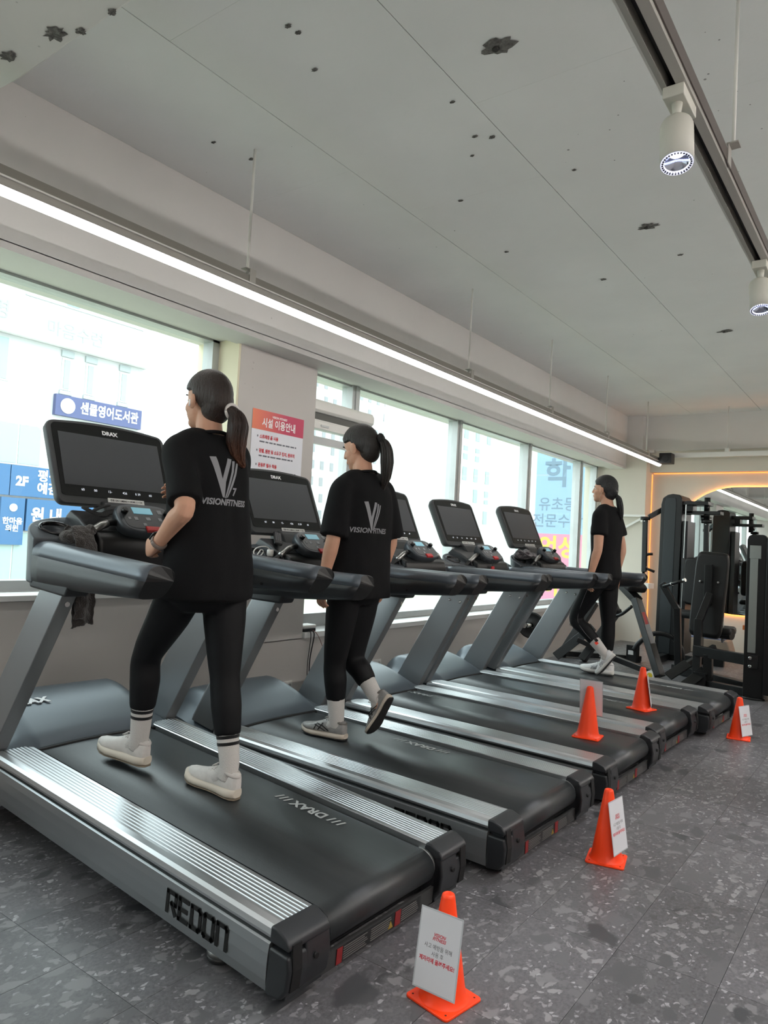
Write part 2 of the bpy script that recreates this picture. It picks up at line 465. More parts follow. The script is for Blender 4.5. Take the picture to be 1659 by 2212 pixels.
# far pier and the recessed far wall with its mirror
wb = MB().box(-4.05, X1, 10.95, 11.1, -0.02, 2.6)
wb = struct(wb.build('wall_back', M_CREAM))
MB().box(-4.05, -3.13, 10.65, 10.96, -0.01, 2.78).build('pier', M_CREAM, wb)
struct(MB().box(X1, X1 + 0.1, Y0, Y1, 0, ZC + 0.1).build('wall_right', M_WALL))
struct(MB().box(-4.0, X1 + 0.1, Y0 - 0.1, Y0, 0, ZC + 0.1).build('wall_front', M_WALL))

# windows
def window(n, y0, y1, z0, z1, mull, sashes=()):
    w = struct(empty('window_%d' % n, (XF, (y0 + y1) / 2, z0)))
    def put(mb, name, m, par=None, bev=0.002):
        o = mb.build(name, m, par or w)
        o.matrix_parent_inverse = Matrix.Translation((-XF, -(y0 + y1) / 2, -z0)) if par is None else Matrix.Identity(4)
        return o
    fw = 0.055
    fr = MB()
    fr.box(XF - 0.07, XF + 0.03, y0, y1, z0, z0 + fw); fr.box(XF - 0.07, XF + 0.03, y0, y1, z1 - fw * 0.7, z1)
    fr.box(XF - 0.07, XF + 0.03, y0, y0 + fw, z0, z1); fr.box(XF - 0.07, XF + 0.03, y1 - fw, y1, z0, z1)
    put(fr, 'window_frame', M_ALU)
    for m_ in mull:
        mm = MB(); mm.box(XF - 0.07, XF + 0.045, m_ - 0.05, m_ + 0.05, z0, z1); mm.box(XF + 0.045, XF + 0.055, m_ - 0.012, m_ + 0.035, z0, z1)
        put(mm, 'mullion', M_ALU)
    ys = [y0] + list(mull) + [y1]
    for i in range(len(ys) - 1):
        p = MB().box(XF - 0.022, XF - 0.018, ys[i] + 0.03, ys[i + 1] - 0.03, z0 + 0.03, z1 - 0.03)
        put(p, 'pane', M_GLASS)
    return w, put
w1, put1 = window(1, -2.7, 3.226, 0.885, 2.575, [-0.9, 0.75])
w2, put2 = window(2, 4.008, 10.6, 0.553, 2.575, [4.715, 6.46, 8.17, 9.9])
MB().box(-3.86, XW + 0.022, Y0, 3.226, 0.853, 0.882).build('sill', M_SILL, wl, 0.003)
MB().box(-3.86, XW + 0.022, 4.01, 10.63, 0.506, 0.548).build('sill', M_SILL, wl, 0.003)

# ---------------------------------------------------------------- pixel to point on a wall plane (distances come from the planes themselves)
def _ray(px, py): return (px - 829.5) / FPX * _r - (py - 1106.0) / FPX * _u + _f
def at_x(px, py, X): d = _ray(px, py); return EYE + d * ((X - EYE.x) / d.x)
def at_y(px, py, Y): d = _ray(px, py); return EYE + d * ((Y - EYE.y) / d.y)
def at_z(px, py, Z): d = _ray(px, py); return EYE + d * ((Z - EYE.z) / d.z)

# ---------------------------------------------------------------- suspended light line over the treadmills
M_LED = mat('led_diffuser', (1.0, 0.97, 0.94, 1), 0.4, emit=5.5)
M_LED_FILL = mat('led_fill_aisle', (1.0, 0.96, 0.92, 1), 0.4, emit=42.0)
M_HOUS = mat('fixture_grey', rgb(168, 165, 158), 0.4)
M_HOUSD = mat('fixture_side', rgb(128, 124, 116), 0.45)
def light_line(name, x, y0, y1, rods, label, led=None):
    t = empty(name, (x, y0, 2.5))
    inv = Matrix.Translation((-x, -y0, -2.5))
    def put(mb, n, m, b=0):
        o = mb.build(n, m, t, b); o.matrix_parent_inverse = inv; return o
    put(MB().box(x - 0.035, x + 0.030, y0, y1, 2.572, 2.612), 'carrier', M_HOUSD)
    put(MB().box(x - 0.040, x + 0.037, y0, y1, 2.566, 2.573), 'lip', M_WHITE)
    put(MB().box(x - 0.030, x + 0.026, y0, y1, 2.534, 2.566), 'housing', M_HOUS)
    d = MB(); k = 8
    ring = [(0.028 * math.cos(a), -0.028 * math.sin(a)) for a in [PI * j / k for j in range(k + 1)]]
    d.prism([(x + p[0] - 0.002, 2.534 + p[1]) for p in ring], y0, y1, 'y', smooth=True)
    put(d, 'diffuser', led or M_LED)
    for yr in rods:
        put(MB().tube([(x, yr, 2.63), (x, yr, ZC - 0.002)], 0.0075, 8), 'rod', M_WHITE)
        bk = MB(); bk.box(x - 0.012, x + 0.03, yr - 0.035, yr + 0.02, 2.642, 2.646); bk.box(x + 0.0305, x + 0.0345, yr - 0.012, yr + 0.03, 2.575, 2.646)
        put(bk, 'bracket', M_HOUS)
    tag(t, label, 'light')
    return t
light_line('linear_light', -2.86, -2.6, 10.32, [-0.1, 2.564, 4.928, 6.513, 8.119, 9.7], 'long white LED light line hung on thin rods above the treadmills', )
light_line('linear_light', 1.35, -2.6, 10.3, [-0.1, 3.0, 6.0, 9.0], 'added LED light line out of view over the aisle, brightening ceiling and floor', M_LED_FILL)  # unseen fill line, added to lift the dark ceiling and floor
bx_ = empty('box_speaker', (-2.80, 10.20, 2.60))
o = MB().box(-0.01, 0.15, -0.09, 0.09, -0.075, 0.065).build('cabinet', M_BLACKP, bx_, 0.006)
MB().box(-0.025, -0.01, -0.03, 0.03, -0.02, 0.025).build('mount', M_BLACKP, bx_)
MB().lathe([(0.05, 0), (0.05, 0.004), (0.04, 0.006)], 20, Matrix.Translation((0.07, -0.09, -0.01)) @ Matrix.Rotation(PI / 2, 4, 'X')).build('speaker_cone', mat('speaker_mesh', rgb(34, 34, 36), 0.7), bx_)
tag(bx_, 'small black box speaker fixed at the far end of the light line', 'speaker')

# white rail hung in front of the far beam
t = empty('far_rail', (-2.72, 10.36, 2.66)); inv = Matrix.Translation((2.72, -10.36, -2.66))
o = MB().box(-2.72, 3.2, 10.33, 10.39, 2.625, 2.69).build('rail_body', M_WHITE, t, 0.003); o.matrix_parent_inverse = inv
for xr in (-2.0, -0.2, 1.6):
    o = MB().tube([(xr, 10.36, 2.69), (xr, 10.36, ZC)], 0.005, 8).build('rod', M_WHITE, t); o.matrix_parent_inverse = inv
    o = MB().box(xr - 0.025, xr + 0.025, 10.315, 10.405, 2.69, 2.735).build('rod_clamp', M_WHITE, t); o.matrix_parent_inverse = inv
tag(t, 'plain white rail hung on rods in front of the far concrete beam', 'rail')

# ---------------------------------------------------------------- ceiling track with spotlights
TXC = -0.595
t = empty('light_track', (TXC, 0, 2.65)); inv = Matrix.Translation((-TXC, 0, -2.65))
def tput(mb, n, m, b=0):
    o = mb.build(n, m, t, b); o.matrix_parent_inverse = inv; return o
ya, yb = -2.6, 10.2
tr_ = MB()
tr_.prism([(TXC - 0.036, 2.648), (TXC - 0.020, 2.648), (TXC - 0.020, 2.690), (TXC + 0.006, 2.690), (TXC + 0.006, 2.648), (TXC + 0.034, 2.652), (TXC + 0.036, 2.715), (TXC - 0.036, 2.715)], ya, yb, 'y')
tput(tr_, 'track_body', M_HOUS)
tput(MB().box(TXC - 0.019, TXC + 0.005, ya, yb, 2.684, 2.689), 'conductor_slot', mat('slot_black', rgb(26, 26, 28), 0.5))
tput(MB().box(TXC + 0.0355, TXC + 0.0395, ya, yb, 2.668, 2.716), 'side_cover', mat('cover_brown', rgb(92, 84, 80), 0.5))
tput(MB().box(TXC - 0.044, TXC - 0.0365, ya, yb, 2.650, 2.662), 'edge_strip', M_WHITE)
for yr in (0.35, 2.72, 5.2, 8.0):
    tput(MB().tube([(TXC + 0.055, yr, 2.73), (TXC + 0.055, yr, ZC - 0.002)], 0.0065, 8), 'rod', M_WHITE)
    bk = MB(); bk.box(TXC + 0.036, TXC + 0.075, yr - 0.02, yr + 0.03, 2.728, 2.733); bk.box(TXC + 0.0405, TXC + 0.044, yr - 0.02, yr + 0.03, 2.66, 2.733)
    tput(bk, 'bracket', M_HOUS)
tag(t, 'white lighting track with a dark slot hung from the concrete ceiling', 'light track')

M_SPOT = mat('spot_white', rgb(206, 204, 194), 0.45)
M_REFL = mat('spot_reflector', rgb(205, 210, 230), 0.12, 1.0)
M_SPOTE = mat('spot_led', (0.95, 0.95, 1.0, 1), 0.4, emit=14.0)
M_RIM = mat('spot_rim', (0.82, 0.84, 1.0, 1), 0.4, emit=0.45)
def spotlight(y, label, tilt=0.26):
    s = empty('track_spotlight', (TXC, y, 2.648))
    MB().box(-0.032, 0.030, -0.075, 0.075, -0.034, 0.002).build('adapter', M_SPOT, s, 0.003)
    MB().tube([(0, -0.03, -0.034), (0, -0.03, -0.075)], [0.016, 0.012], 14).build('stem', M_SPOT, s)
    Mx = Matrix.Translation((0, -0.02, -0.142)) @ Matrix.Rotation(-tilt, 4, 'X') @ Matrix.Rotation(-0.10, 4, 'Y') @ Matrix.Diagonal((0.88, 0.88, 0.80, 1))
    b = MB().lathe([(0.030, 0.085), (0.050, 0.078), (0.055, 0.062), (0.055, -0.108), (0.052, -0.108), (0.050, -0.07)], 32, Mx, cap1=False)
    body = b.build('lamp_housing', M_SPOT, s)
    MB().box(-0.006, 0.006, -0.030, -0.012, 0.03, 0.10, Mx).build('yoke', M_SPOT, s)
    MB().lathe([(0.0515, -0.1085), (0.0515, -0.104), (0.040, -0.098), (0.024, -0.055), (0.022, -0.052)], 32, Mx, cap0=False, cap1=False).build('reflector', M_REFL, s)
    rim = MB()
    rim.lathe([(0.052, -0.109), (0.040, -0.104), (0.040, -0.106), (0.052, -0.111)], 32, Mx, cap0=False, cap1=False)
    ro = rim.build('rim', M_RIM, s)
    fins = MB()
    for k in range(30):
        R_ = Mx @ Matrix.Rotation(2 * PI * k / 30, 4, 'Z')
        fins.box(0.043, 0.049, -0.0022, 0.0022, -0.1125, -0.106, R_)
    fins.build('vent_slots', mat('spot_slot', rgb(60, 60, 75), 0.6), s)
    MB().lathe([(0.023, -0.060), (0.015, -0.057), (0.0, -0.056)], 24, Mx, cap0=True, cap1=False).build('led', M_SPOTE, s)
    L = bpy.data.lights.new('spot_beam', 'SPOT'); L.energy = 30; L.spot_size = math.radians(60); L.spot_blend = 0.6; L.shadow_soft_size = 0.03; L.color = (0.93, 0.94, 1.0)
    lo = bpy.data.objects.new('spot_beam', L); COL.objects.link(lo); lo.parent = s; lo.matrix_local = Mx @ Matrix.Translation((0, 0, -0.12))
    tag(s, label, 'spotlight')
    return s
spotlight(2.22, 'white cylinder spotlight on the track, beside the rod nearest the cross beam')
spotlight(3.72, 'white cylinder spotlight on the track, next one along towards the far wall')
for yy, w_ in ((0.3, 'behind the cross beam'), (5.3, 'level with the fourth treadmill'), (6.9, 'level with the weight tower'), (8.5, 'nearest the far wall')): spotlight(yy, 'added white fill spotlight out of view on the ceiling track, the one ' + w_)  # four more spotlights out of view, added to brighten the room

# ---------------------------------------------------------------- rules poster on the column
M_PAPER = mat('poster_paper', rgb(228, 229, 236), 0.5)
def grad(name, c0, c1, axis=1, y0=0.0, y1=1.0):
    m = bpy.data.materials.new(name); m.use_nodes = True; nt = m.node_tree; b = nt.nodes['Principled BSDF']; b.inputs['Roughness'].default_value = 0.45
    g = nt.nodes.new('ShaderNodeNewGeometry'); sp = nt.nodes.new('ShaderNodeSeparateXYZ'); mr = nt.nodes.new('ShaderNodeMapRange')
    mr.inputs['From Min'].default_value = y0; mr.inputs['From Max'].default_value = y1
    nt.links.new(g.outputs['Position'], sp.inputs[0]); nt.links.new(sp.outputs[axis], mr.inputs['Value'])
    cr = nt.nodes.new('ShaderNodeValToRGB'); cr.color_ramp.elements[0].color = c0; cr.color_ramp.elements[1].color = c1
    nt.links.new(mr.outputs[0], cr.inputs[0]); nt.links.new(cr.outputs[0], b.inputs['Base Color'])
    return m
px_ = XW + 0.004
pt_ = empty('rules_poster', (XW, 3.63, 1.39)); inv = Matrix.Translation((-XW, -3.63, -1.39))
def pput(o): o.parent = pt_; o.matrix_parent_inverse = inv; return o
pput(MB().box(XW + 0.0015, px_, 3.376, 3.886, 1.385, 2.112).build('sheet', M_PAPER))
pput(MB().box(px_, px_ + 0.0008, 3.376, 3.886, 1.975, 2.112).build('header_band', grad('poster_header', rgb(232, 128, 92), rgb(196, 58, 92), 1, 3.376, 3.70)))
M_WTXT = mat('white_print', rgb(245, 240, 240), 0.6); M_RTXT = mat('red_print', rgb(204, 48, 62), 0.6); M_GTXT = mat('grey_print', rgb(110, 112, 122), 0.6); M_KTXT = mat('black_print', rgb(60, 60, 66), 0.6)
xd, zd = (0, 1, 0), (0, 0, 1); tx_ = px_ + 0.0016
pput(place_text('poster_title', 'VISION FITNESS', 0.021, M_WTXT, None, (tx_, 3.635, 2.078), xd, zd, shear=0.25, bold=0.0006))
pput(place_text('poster_title', '시설 이용안내', 0.068, M_WTXT, None, (tx_, 3.635, 2.025), xd, zd, bold=0.0018, sx=0.85))
for k, (s_, w_) in enumerate((('스트레칭 존 사용', 0.36), ('덤벨, 원판 및 소도구 정리, 원위치', 0.33), ('운동화 필수 착용', 0.37), ('이용한 기구 꼭 닦기', 0.3), ('휴대폰 통화 자제', 0.33))):
    zz = 1.928 - k * 0.098
    pput(place_text('poster_heading', s_, 0.030, M_RTXT, None, (tx_, 3.452, zz), xd, zd, bold=0.0011, sx=0.86, align='LEFT'))
    pput(MB().box(px_, tx_, 3.430, 3.438, zz - 0.004, zz + 0.009).build('bullet', M_GTXT))
    # the small print is too fine to read: grey word-length strokes
    rnd = random.Random(70 + k); y = 3.455; wd = MB()
    while y < 3.455 + w_:
        l = rnd.uniform(0.018, 0.05); wd.box(px_, tx_ - 0.0004, y, min(y + l, 3.46 + w_), zz - 0.038, zz - 0.028); y += l + 0.009
    pput(wd.build('small_print', M_GTXT))
tag(pt_, 'rules poster with orange to pink header on the grey column', 'poster')

# ---------------------------------------------------------------- roll screen in the opening window bay, modem, cables, sockets
rs = empty('insect_screen', (-3.74, 4.42, 2.27))
o = MB().prism([(-0.045, -0.05), (0.03, -0.05), (0.05, -0.03), (0.05, 0.02), (0.03, 0.05), (-0.045, 0.05)], -0.40, 0.40, 'y').build('cassette', M_WHITE, rs, 0.004)
MB().box(-0.05, 0.03, -0.395, 0.345, -0.115, -0.105).build('head_rail', M_WHITE, rs)
MB().box(-0.05, 0.02, -0.395, 0.345, -0.105, -0.05).build('rolled_mesh', mat('screen_mesh', rgb(96, 96, 92), 0.7), rs)
MB().box(-0.05, 0.03, -0.395, 0.345, -0.175, -0.115).build('pull_bar', M_WHITE, rs, 0.003)
MB().box(-0.05, 0.025, 0.295, 0.345, -1.71, -0.05).build('side_guide', M_ALU, rs)
MB().box(-0.05, 0.025, -0.395, -0.365, -1.64, -0.05).build('side_guide', M_ALU, rs)
MB().box(0.03, 0.036, -0.25, -0.16, -0.155, -0.14).build('handle', M_ALU, rs)
tag(rs, 'white roll-up insect screen cassette across the window bay next to the column', 'insect screen')
MB().box(-0.0, 0.0, 0, 0, 0, 0)
ss = MB(); zb = 0.60
ss.box(XF + 0.046, XF + 0.075, 4.06, 4.10, zb, 2.05); ss.box(XF + 0.046, XF + 0.075, 4.60, 4.665, zb, 2.05); ss.box(XF + 0.046, XF + 0.075, 4.06, 4.665, zb, zb + 0.06); ss.box(XF + 0.046, XF + 0.075, 4.06, 4.665, 1.99, 2.05)
o = ss.build('sash', M_ALU, w2); o.matrix_parent_inverse = Matrix.Translation((-XF, -(4.008 + 10.6) / 2, -0.553))

md = empty('modem', (-3.665, 4.085, 0.548))
MB().box(-0.055, 0.045, -0.07, 0.07, 0.022, 0.052).build('top_shell', M_WHITE, md, 0.012, 3)
MB().box(-0.05, 0.04, -0.066, 0.066, 0.0, 0.023).build('base_shell', M_BLACKP, md, 0.004)
tag(md, 'small white modem with a dark base on the window sill', 'modem')
def cable(pts, r, m, label):
    P = [Vector(p) for p in pts]; C = []
    for i in range(len(P) - 1):
        p0, p1, p2, p3 = P[max(i - 1, 0)], P[i], P[i + 1], P[min(i + 2, len(P) - 1)]
        for k in range(6):
            u = k / 6.0
            C.append(0.5 * ((2 * p1) + (p2 - p0) * u + (2 * p0 - 5 * p1 + 4 * p2 - p3) * u * u + (3 * p1 - p0 - 3 * p2 + p3) * u ** 3))
    C.append(P[-1])
    return tag(MB().tube(C, r, 8).build('cable', m), label, 'cable')
MK = mat('cable_black', rgb(24, 24, 26), 0.5)
cable([(-3.62, 4.085, 0.562), (-3.585, 4.09, 0.53), (-3.60, 4.075, 0.35), (-3.605, 4.09, 0.2), (-3.60, 4.16, 0.13), (-3.60, 4.26, 0.16)], 0.0045, MK, 'thick black power cable hanging from the modem along the wall')
cable([(-3.62, 4.065, 0.562), (-3.59, 4.06, 0.52), (-3.604, 4.055, 0.3), (-3.606, 4.07, 0.12)], 0.003, MK, 'thin black lead hanging straight below the modem')
cable([(-3.62, 4.11, 0.562), (-3.59, 4.14, 0.52), (-3.60, 4.24, 0.38), (-3.605, 4.32, 0.22)], 0.002, mat('cable_red', rgb(120, 50, 46), 0.5), 'fine red-brown wire slanting down from the modem')
def socket(y, z, label):
    s = empty('wall_socket', (XW, y, z))
    MB().box(0.0, 0.010, -0.06, 0.06, -0.037, 0.037).build('plate', M_WHITE, s, 0.003)
    for k in (-0.028, 0.028):
        MB().lathe([(0.02, 0.010), (0.02, 0.013), (0.015, 0.013)], 18, Matrix.Translation((0, k, 0)) @ Matrix.Rotation(PI / 2, 4, 'Y')).build('outlet', mat('outlet_grey', rgb(170, 168, 164), 0.5), s)
    tag(s, label, 'socket')
socket(3.86, 0.17, 'white double wall socket low on the column below the modem')
socket(4.95, 0.22, 'white wall socket low on the wall behind a treadmill hood')

# ---------------------------------------------------------------- far wall: white bracket, ledge, arch mirror, warm light strips
br = empty('wall_bracket', (-3.30, 10.60, 1.83))
MB().box(-0.30, 0.19, -0.02, 0.02, -0.02, 0.012).build('top_bar', M_WHITE, br)
MB().bar((-0.26, 0, -0.28), (0.16, 0, -0.03), 0.02, 0.03).build('strut', M_WHITE, br)
o = MB().box(0.135, 0.20, -0.025, 0.05, -0.095, 0.012).build('wall_plate', M_WHITE, br)
MB().lathe([(0.014, 0), (0.014, 0.006)], 12, Matrix.Translation((0.168, -0.025, -0.045)) @ Matrix.Rotation(PI / 2, 4, 'X')).build('bolt', mat('bolt_grey', rgb(120, 120, 118), 0.4, 0.6), br)
tag(br, 'white triangular steel bracket fixed to the cream pier', 'bracket')
lg = MB().box(-3.62, -2.96, 10.38, 10.649, 0.79, 0.865).build('wall_ledge', M_WHITE, None, 0.003)
tag(lg, 'short white ledge standing out from the cream pier', 'ledge')

M_WARM = mat('warm_led', (1.0, 0.40, 0.10, 1), 0.5, emit=0.55)
M_HALO = mat('halo_led', (1.0, 0.36, 0.07, 1), 0.5, emit=9.0)
def lit_strip(mb, label):
    tag(mb.build('led_strip', M_WARM), label, 'light strip')
lit_strip(MB().box(-3.128, -3.118, 10.925, 10.945, 0.02, 2.46), 'upright orange LED strip in the corner beside the cream pier')
lit_strip(MB().box(-3.10, X1 - 0.05, 10.925, 10.945, 2.466, 2.478), 'orange LED strip running under the far wall fascia')
mir = empty('arch_mirror', (-0.9, 10.92, 0.5)); inv = Matrix.Translation((0.9, -10.92, -0.5))
outl = []
cx0, cz0, rr0, xr1 = -1.95, 1.39, 0.88, 0.35
for k in range(33):
    a = PI / 2 + PI * k / 32; outl.append((cx0 + rr0 * math.cos(a), cz0 + rr0 * math.sin(a)))
for k in range(33):
    a = -PI / 2 + PI * k / 32; outl.append((xr1 + rr0 * math.cos(a), cz0 + rr0 * math.sin(a)))
o = MB().prism(outl, 10.905, 10.915, 'y').build('mirror_glass', mat('mirror', (0.86, 0.89, 0.88, 1), 0.01, 1.0), mir); o.matrix_parent_inverse = inv
inner = [(cx + (x - cx) * 0.955, cz0 + (z - cz0) * 0.955) for (x, z) in outl for cx in ((cx0 + xr1) / 2,)]
o = MB().prism(inner, 10.9155, 10.945, 'y').build('backing', mat('mirror_back', rgb(60, 58, 55), 0.8), mir); o.matrix_parent_inverse = inv
hal = MB(); n = len(outl); V0 = Vector(((cx0 + xr1) / 2, 10.932, cz0))
for i in range(n):
    a = Vector((outl[i][0], 10.932, outl[i][1])); b = Vector((outl[(i + 1) % n][0], 10.932, outl[(i + 1) % n][1]))
    hal.bar(a + (V0 - a) * 0.014, b + (V0 - b) * 0.014, 0.010, 0.012, (0, 1, 0))
o = hal.build('halo_strip', M_HALO, mir); o.matrix_parent_inverse = inv
tag(mir, 'large round-ended mirror with orange light glowing around its edge', 'mirror')

# ---------------------------------------------------------------- outside: street, shop building with signs, apartment blocks
def ext(name, col, rough=0.7): return mat(name, col, rough)
EX_W = ext('facade_white', (0.43, 0.43, 0.42, 1)); EX_T = ext('facade_trim', (0.30, 0.33, 0.33, 1)); EX_G = ext('facade_glass', (0.25, 0.33, 0.31, 1), 0.35)
EX_N = ext('sign_navy', (0.060, 0.072, 0.16, 1)); EX_B = ext('sign_blue', (0.035, 0.105, 0.22, 1)); EX_L = ext('letter_white', (0.55, 0.55, 0.55, 1)); EX_P = ext('letter_pale', (0.20, 0.25, 0.26, 1)); EX_P2 = ext('letter_grey', (0.26, 0.275, 0.275, 1))
gr = MB().box(-260, -4.2, -120, 320, -4.6, -4.5).build('ground', mat('street_ground', (0.34, 0.35, 0.26, 1), 0.9, var=0.25, vscale=0.15)); gr['kind'] = 'structure'
bo = empty('shop_building', (-24, 11, -4.5)); inv = Matrix.Translation((24, -11, 4.5))
def eput(o): o.parent = bo; o.matrix_parent_inverse = inv; return o
XA = -24.0
eput(MB().box(XA - 9, XA, -14, 16.8, -4.5, 7.45).build('wall', EX_W))
eput(MB().box(XA - 9, XA + 0.35, -14, 16.6, 7.45, 14).build('upper_storeys', EX_W))
eput(MB().box(XA + 0.0, XA + 0.36, -14, 16.6, 7.38, 7.47).build('cornice', EX_T))
def ewin(y0, y1, z0, z1, n=1, m=EX_G):
    f = eput(MB().box(XA, XA + 0.03, y0 - 0.06, y1 + 0.06, z0 - 0.06, z1 + 0.06).build('window', EX_W))
    w = (y1 - y0) / n
    for k in range(n):
        p = MB().box(XA + 0.031, XA + 0.05, y0 + k * w + 0.03, y0 + (k + 1) * w - 0.03, z0, z1).build('pane', m); p.parent = f
for yy in (13.35, 14.25, 15.62):
    ewin(yy, yy + 0.26, 6.0, 7.0)
    eput(MB().box(XA, XA + 0.06, yy - 0.1, yy + 0.36, 7.1, 7.32).build('lintel_block', EX_T)); eput(MB().box(XA, XA + 0.06, yy - 0.1, yy + 0.36, 5.78, 5.92).build('sill_block', EX_T))
ewin(9.8, 11.45, 5.9, 7.25, 2); ewin(9.6, 12.75, 3.2, 4.7, 4); ewin(9.2, 15.8, -0.9, 0.9, 7)
def esign(name, y0, y1, z0, z1, m): return eput(MB().box(XA, XA + 0.18, y0, y1, z0, z1).build(name, m))
def etext(par, s, size, m, y, z, **kw):
    o = place_text('lettering', s, size, m, None, (XA + kw.pop('dx', 0.19), y, z), (0, 1, 0), (0, 0, 1), **kw)
    if par: o.parent = par
    else: eput(o)
    return o
s1 = esign('sign_board', 13.08, 16.5, 5.02, 5.74, EX_N)
etext(s1, '센클영어도서관', 0.46, EX_L, 15.17, 5.38, bold=0.014, sx=0.80)
dk = MB().lathe([(0.27, 0), (0.27, 0.02)], 28, Matrix.Translation((XA + 0.18, 13.52, 5.38)) @ Matrix.Rotation(PI / 2, 4, 'Y')).build('sign_disc', EX_L, s1)
s2 = esign('sign_board', 11.75, 15.6, 2.12, 3.12, EX_B)
etext(s2, '2F', 0.42, EX_L, 12.12, 2.6, bold=0.02); etext(s2, '평생\n예감', 0.42, EX_L, 13.02, 2.62, bold=0.014)
s3 = esign('sign_board', 9.9, 11.72, 2.12, 3.12, EX_B)
s4 = esign('sign_board', 12.35, 16.0, 0.98, 2.05, EX_B); etext(s4, '원 내', 0.52, EX_L, 13.05, 1.5, bold=0.02)
s5 = esign('sign_board', 11.5, 12.28, 0.5, 2.05, EX_B); etext(s5, '한마음\n의원', 0.24, EX_L, 11.9, 1.15, bold=0.008)
MB().lathe([(0.13, 0), (0.13, 0.02)], 24, Matrix.Translation((XA + 0.18, 11.9, 1.72)) @ Matrix.Rotation(PI / 2, 4, 'Y')).build('sign_disc', EX_L, s5)
for s_, sz_, m_, px0, py0, bd_ in (('& 스포츠 짐', 0.72, EX_P, 72, 618, 0.02), ('명', 0.66, EX_P2, 3, 668, 0.008), ('마음수련', 0.58, EX_P2, 165, 724, 0.0)):
    q = at_x(px0, py0, XA + 0.36); etext(None, s_, sz_, m_, q.y, q.z, dx=0.37, bold=bd_)
eput(MB().box(XA + 0.35, XA + 0.38, 11.7, 16.2, 8.72, 8.76).build('fascia_line', EX_P2))
tag(bo, 'white shop building with blue Korean signs across the street', 'building')

def tower(loc, w, d, h, nx, nz, label, ang=0, mw=EX_W, mg=None, wh=1.4):
    t = empty('apartment_block', loc, ang); mg = mg or ext('far_glass', (0.20, 0.21, 0.22, 1), 0.4)
    MB().box(-d, 0, -w / 2, w / 2, 0, h).build('wall', mw, t)
    px = w / nx; pz = h / nz
    wm = MB().box(-0.05, 0.06, -px * 0.17, px * 0.17, 0, wh).mesh('window'); wm.materials.append(mg)
    rnd = random.Random(int(loc[1]))
    for i in range(nx):
        for j in range(nz):
            if rnd.random() < 0.25: continue
            o = bpy.data.objects.new('window', wm); COL.objects.link(o); o.parent = t; o.location = (0, -w / 2 + (i + 0.5) * px + rnd.uniform(-0.1, 0.1), j * pz + pz * 0.3)
    MB().box(-d - 0.2, 0.2, -w / 2 - 0.2, w / 2 + 0.2, h, h + 0.7).build('roof', mw, t)
    tag(t, label, 'building')
tower((-70, 40, -4.5), 16, 14, 26, 8, 10, 'far white apartment block beside the shop building edge')
tower((-80, 92, -4.5), 34, 14, 52, 14, 19, 'tall pale apartment block with rows of small windows behind the middle panes')
tower((-46, 84, -4.5), 12, 12, 40, 4, 15, 'pale tower with columns of green glass seen beside the blue banner', mg=ext('tower_green', (0.15, 0.27, 0.24, 1), 0.3), wh=1.7)
# neighbouring wing that faces back along the facade, with a printed banner
wg = empty('neighbour_wing', (-5.5, 12.6, -4.5)); inv = Matrix.Translation((5.5, -12.6, 4.5))
o = MB().box(-6.6, -4.06, 12.62, 14, -4.5, 5.5).build('wall', ext('wing_wall', (0.55, 0.60, 0.58, 1)), wg); o.matrix_parent_inverse = inv
tag(wg, 'pale side wing of the neighbouring building beyond the last windows', 'building')
bn = empty('banner', (-5.3, 12.6, 0.2)); inv = Matrix.Translation((5.3, -12.6, -0.2))
def bput(o): o.parent = bn; o.matrix_parent_inverse = inv; return o
BL_, BR_ = -5.72, -4.55
bput(MB().box(BL_, BR_, 12.585, 12.60, 1.565, 3.6).build('blue_field', mat('banner_blue', (0.20, 0.31, 0.45, 1), 0.6)))
bput(MB().box(BL_ + 0.03, BR_, 12.585, 12.60, -0.2, 1.565).build('pink_field', mat('banner_pink', (0.50, 0.17, 0.25, 1), 0.6)))
BG = mat('banner_grey', (0.115, 0.175, 0.23, 1), 0.6); BY = mat('banner_yellow', (0.52, 0.42, 0.06, 1), 0.6)
def btext(s, size, m, px, py, **kw):
    p = at_y(px, py, 12.584); bput(place_text('lettering', s, size, m, None, (p.x, 12.583, p.z), (1, 0, 0), (0, 0, 1), **kw))
btext('학', 0.56, BG, 1204, 1026, bold=0.014); btext('유초등', 0.27, BG, 1204, 1091, bold=0.003); btext('전문수학', 0.27, BG, 1204, 1127, bold=0.003)
btext('언성', 0.42, BY, 1205, 1185, bold=0.012); btext('하는', 0.4, BY, 1210, 1270, bold=0.012)
tag(bn, 'tall blue and pink banner with Korean letters on the neighbouring wing', 'banner')

# ================================================================ treadmills
# local frame of a treadmill: +x forward (towards the window), +y the runner's left (towards the camera), z up; origin on the floor under the rear ends of the rails
T_SIL = mat('silver_panel', rgb(150, 153, 155), 0.34, 0.75, var=0.04, vscale=3)
T_ALU = mat('rail_aluminium', rgb(190, 192, 194), 0.34, 0.9)
T_GRY = mat('dash_grey', rgb(72, 77, 82), 0.36, 0.25, bump=0.03, bscale=300)
T_PAD = mat('handrail_pad', rgb(96, 103, 111), 0.34, 0.3, bump=0.03, bscale=400)
T_DRK = mat('shell_dark', rgb(36, 38, 41), 0.42, bump=0.03, bscale=300)
T_HOOD = mat('hood_grey', rgb(84, 92, 99), 0.38, 0.25, bump=0.02, bscale=200)
T_BLK = mat('treadmill_black', rgb(20, 21, 22), 0.42)
T_GAP = mat('treadmill_gap', rgb(6, 6, 7), 0.7)
T_BELT = mat('belt_rubber', rgb(40, 43, 45), 0.36, spec=0.55, bump=0.12, bscale=60, stretch=(0.35, 14, 14), var=0.10, vscale=3)
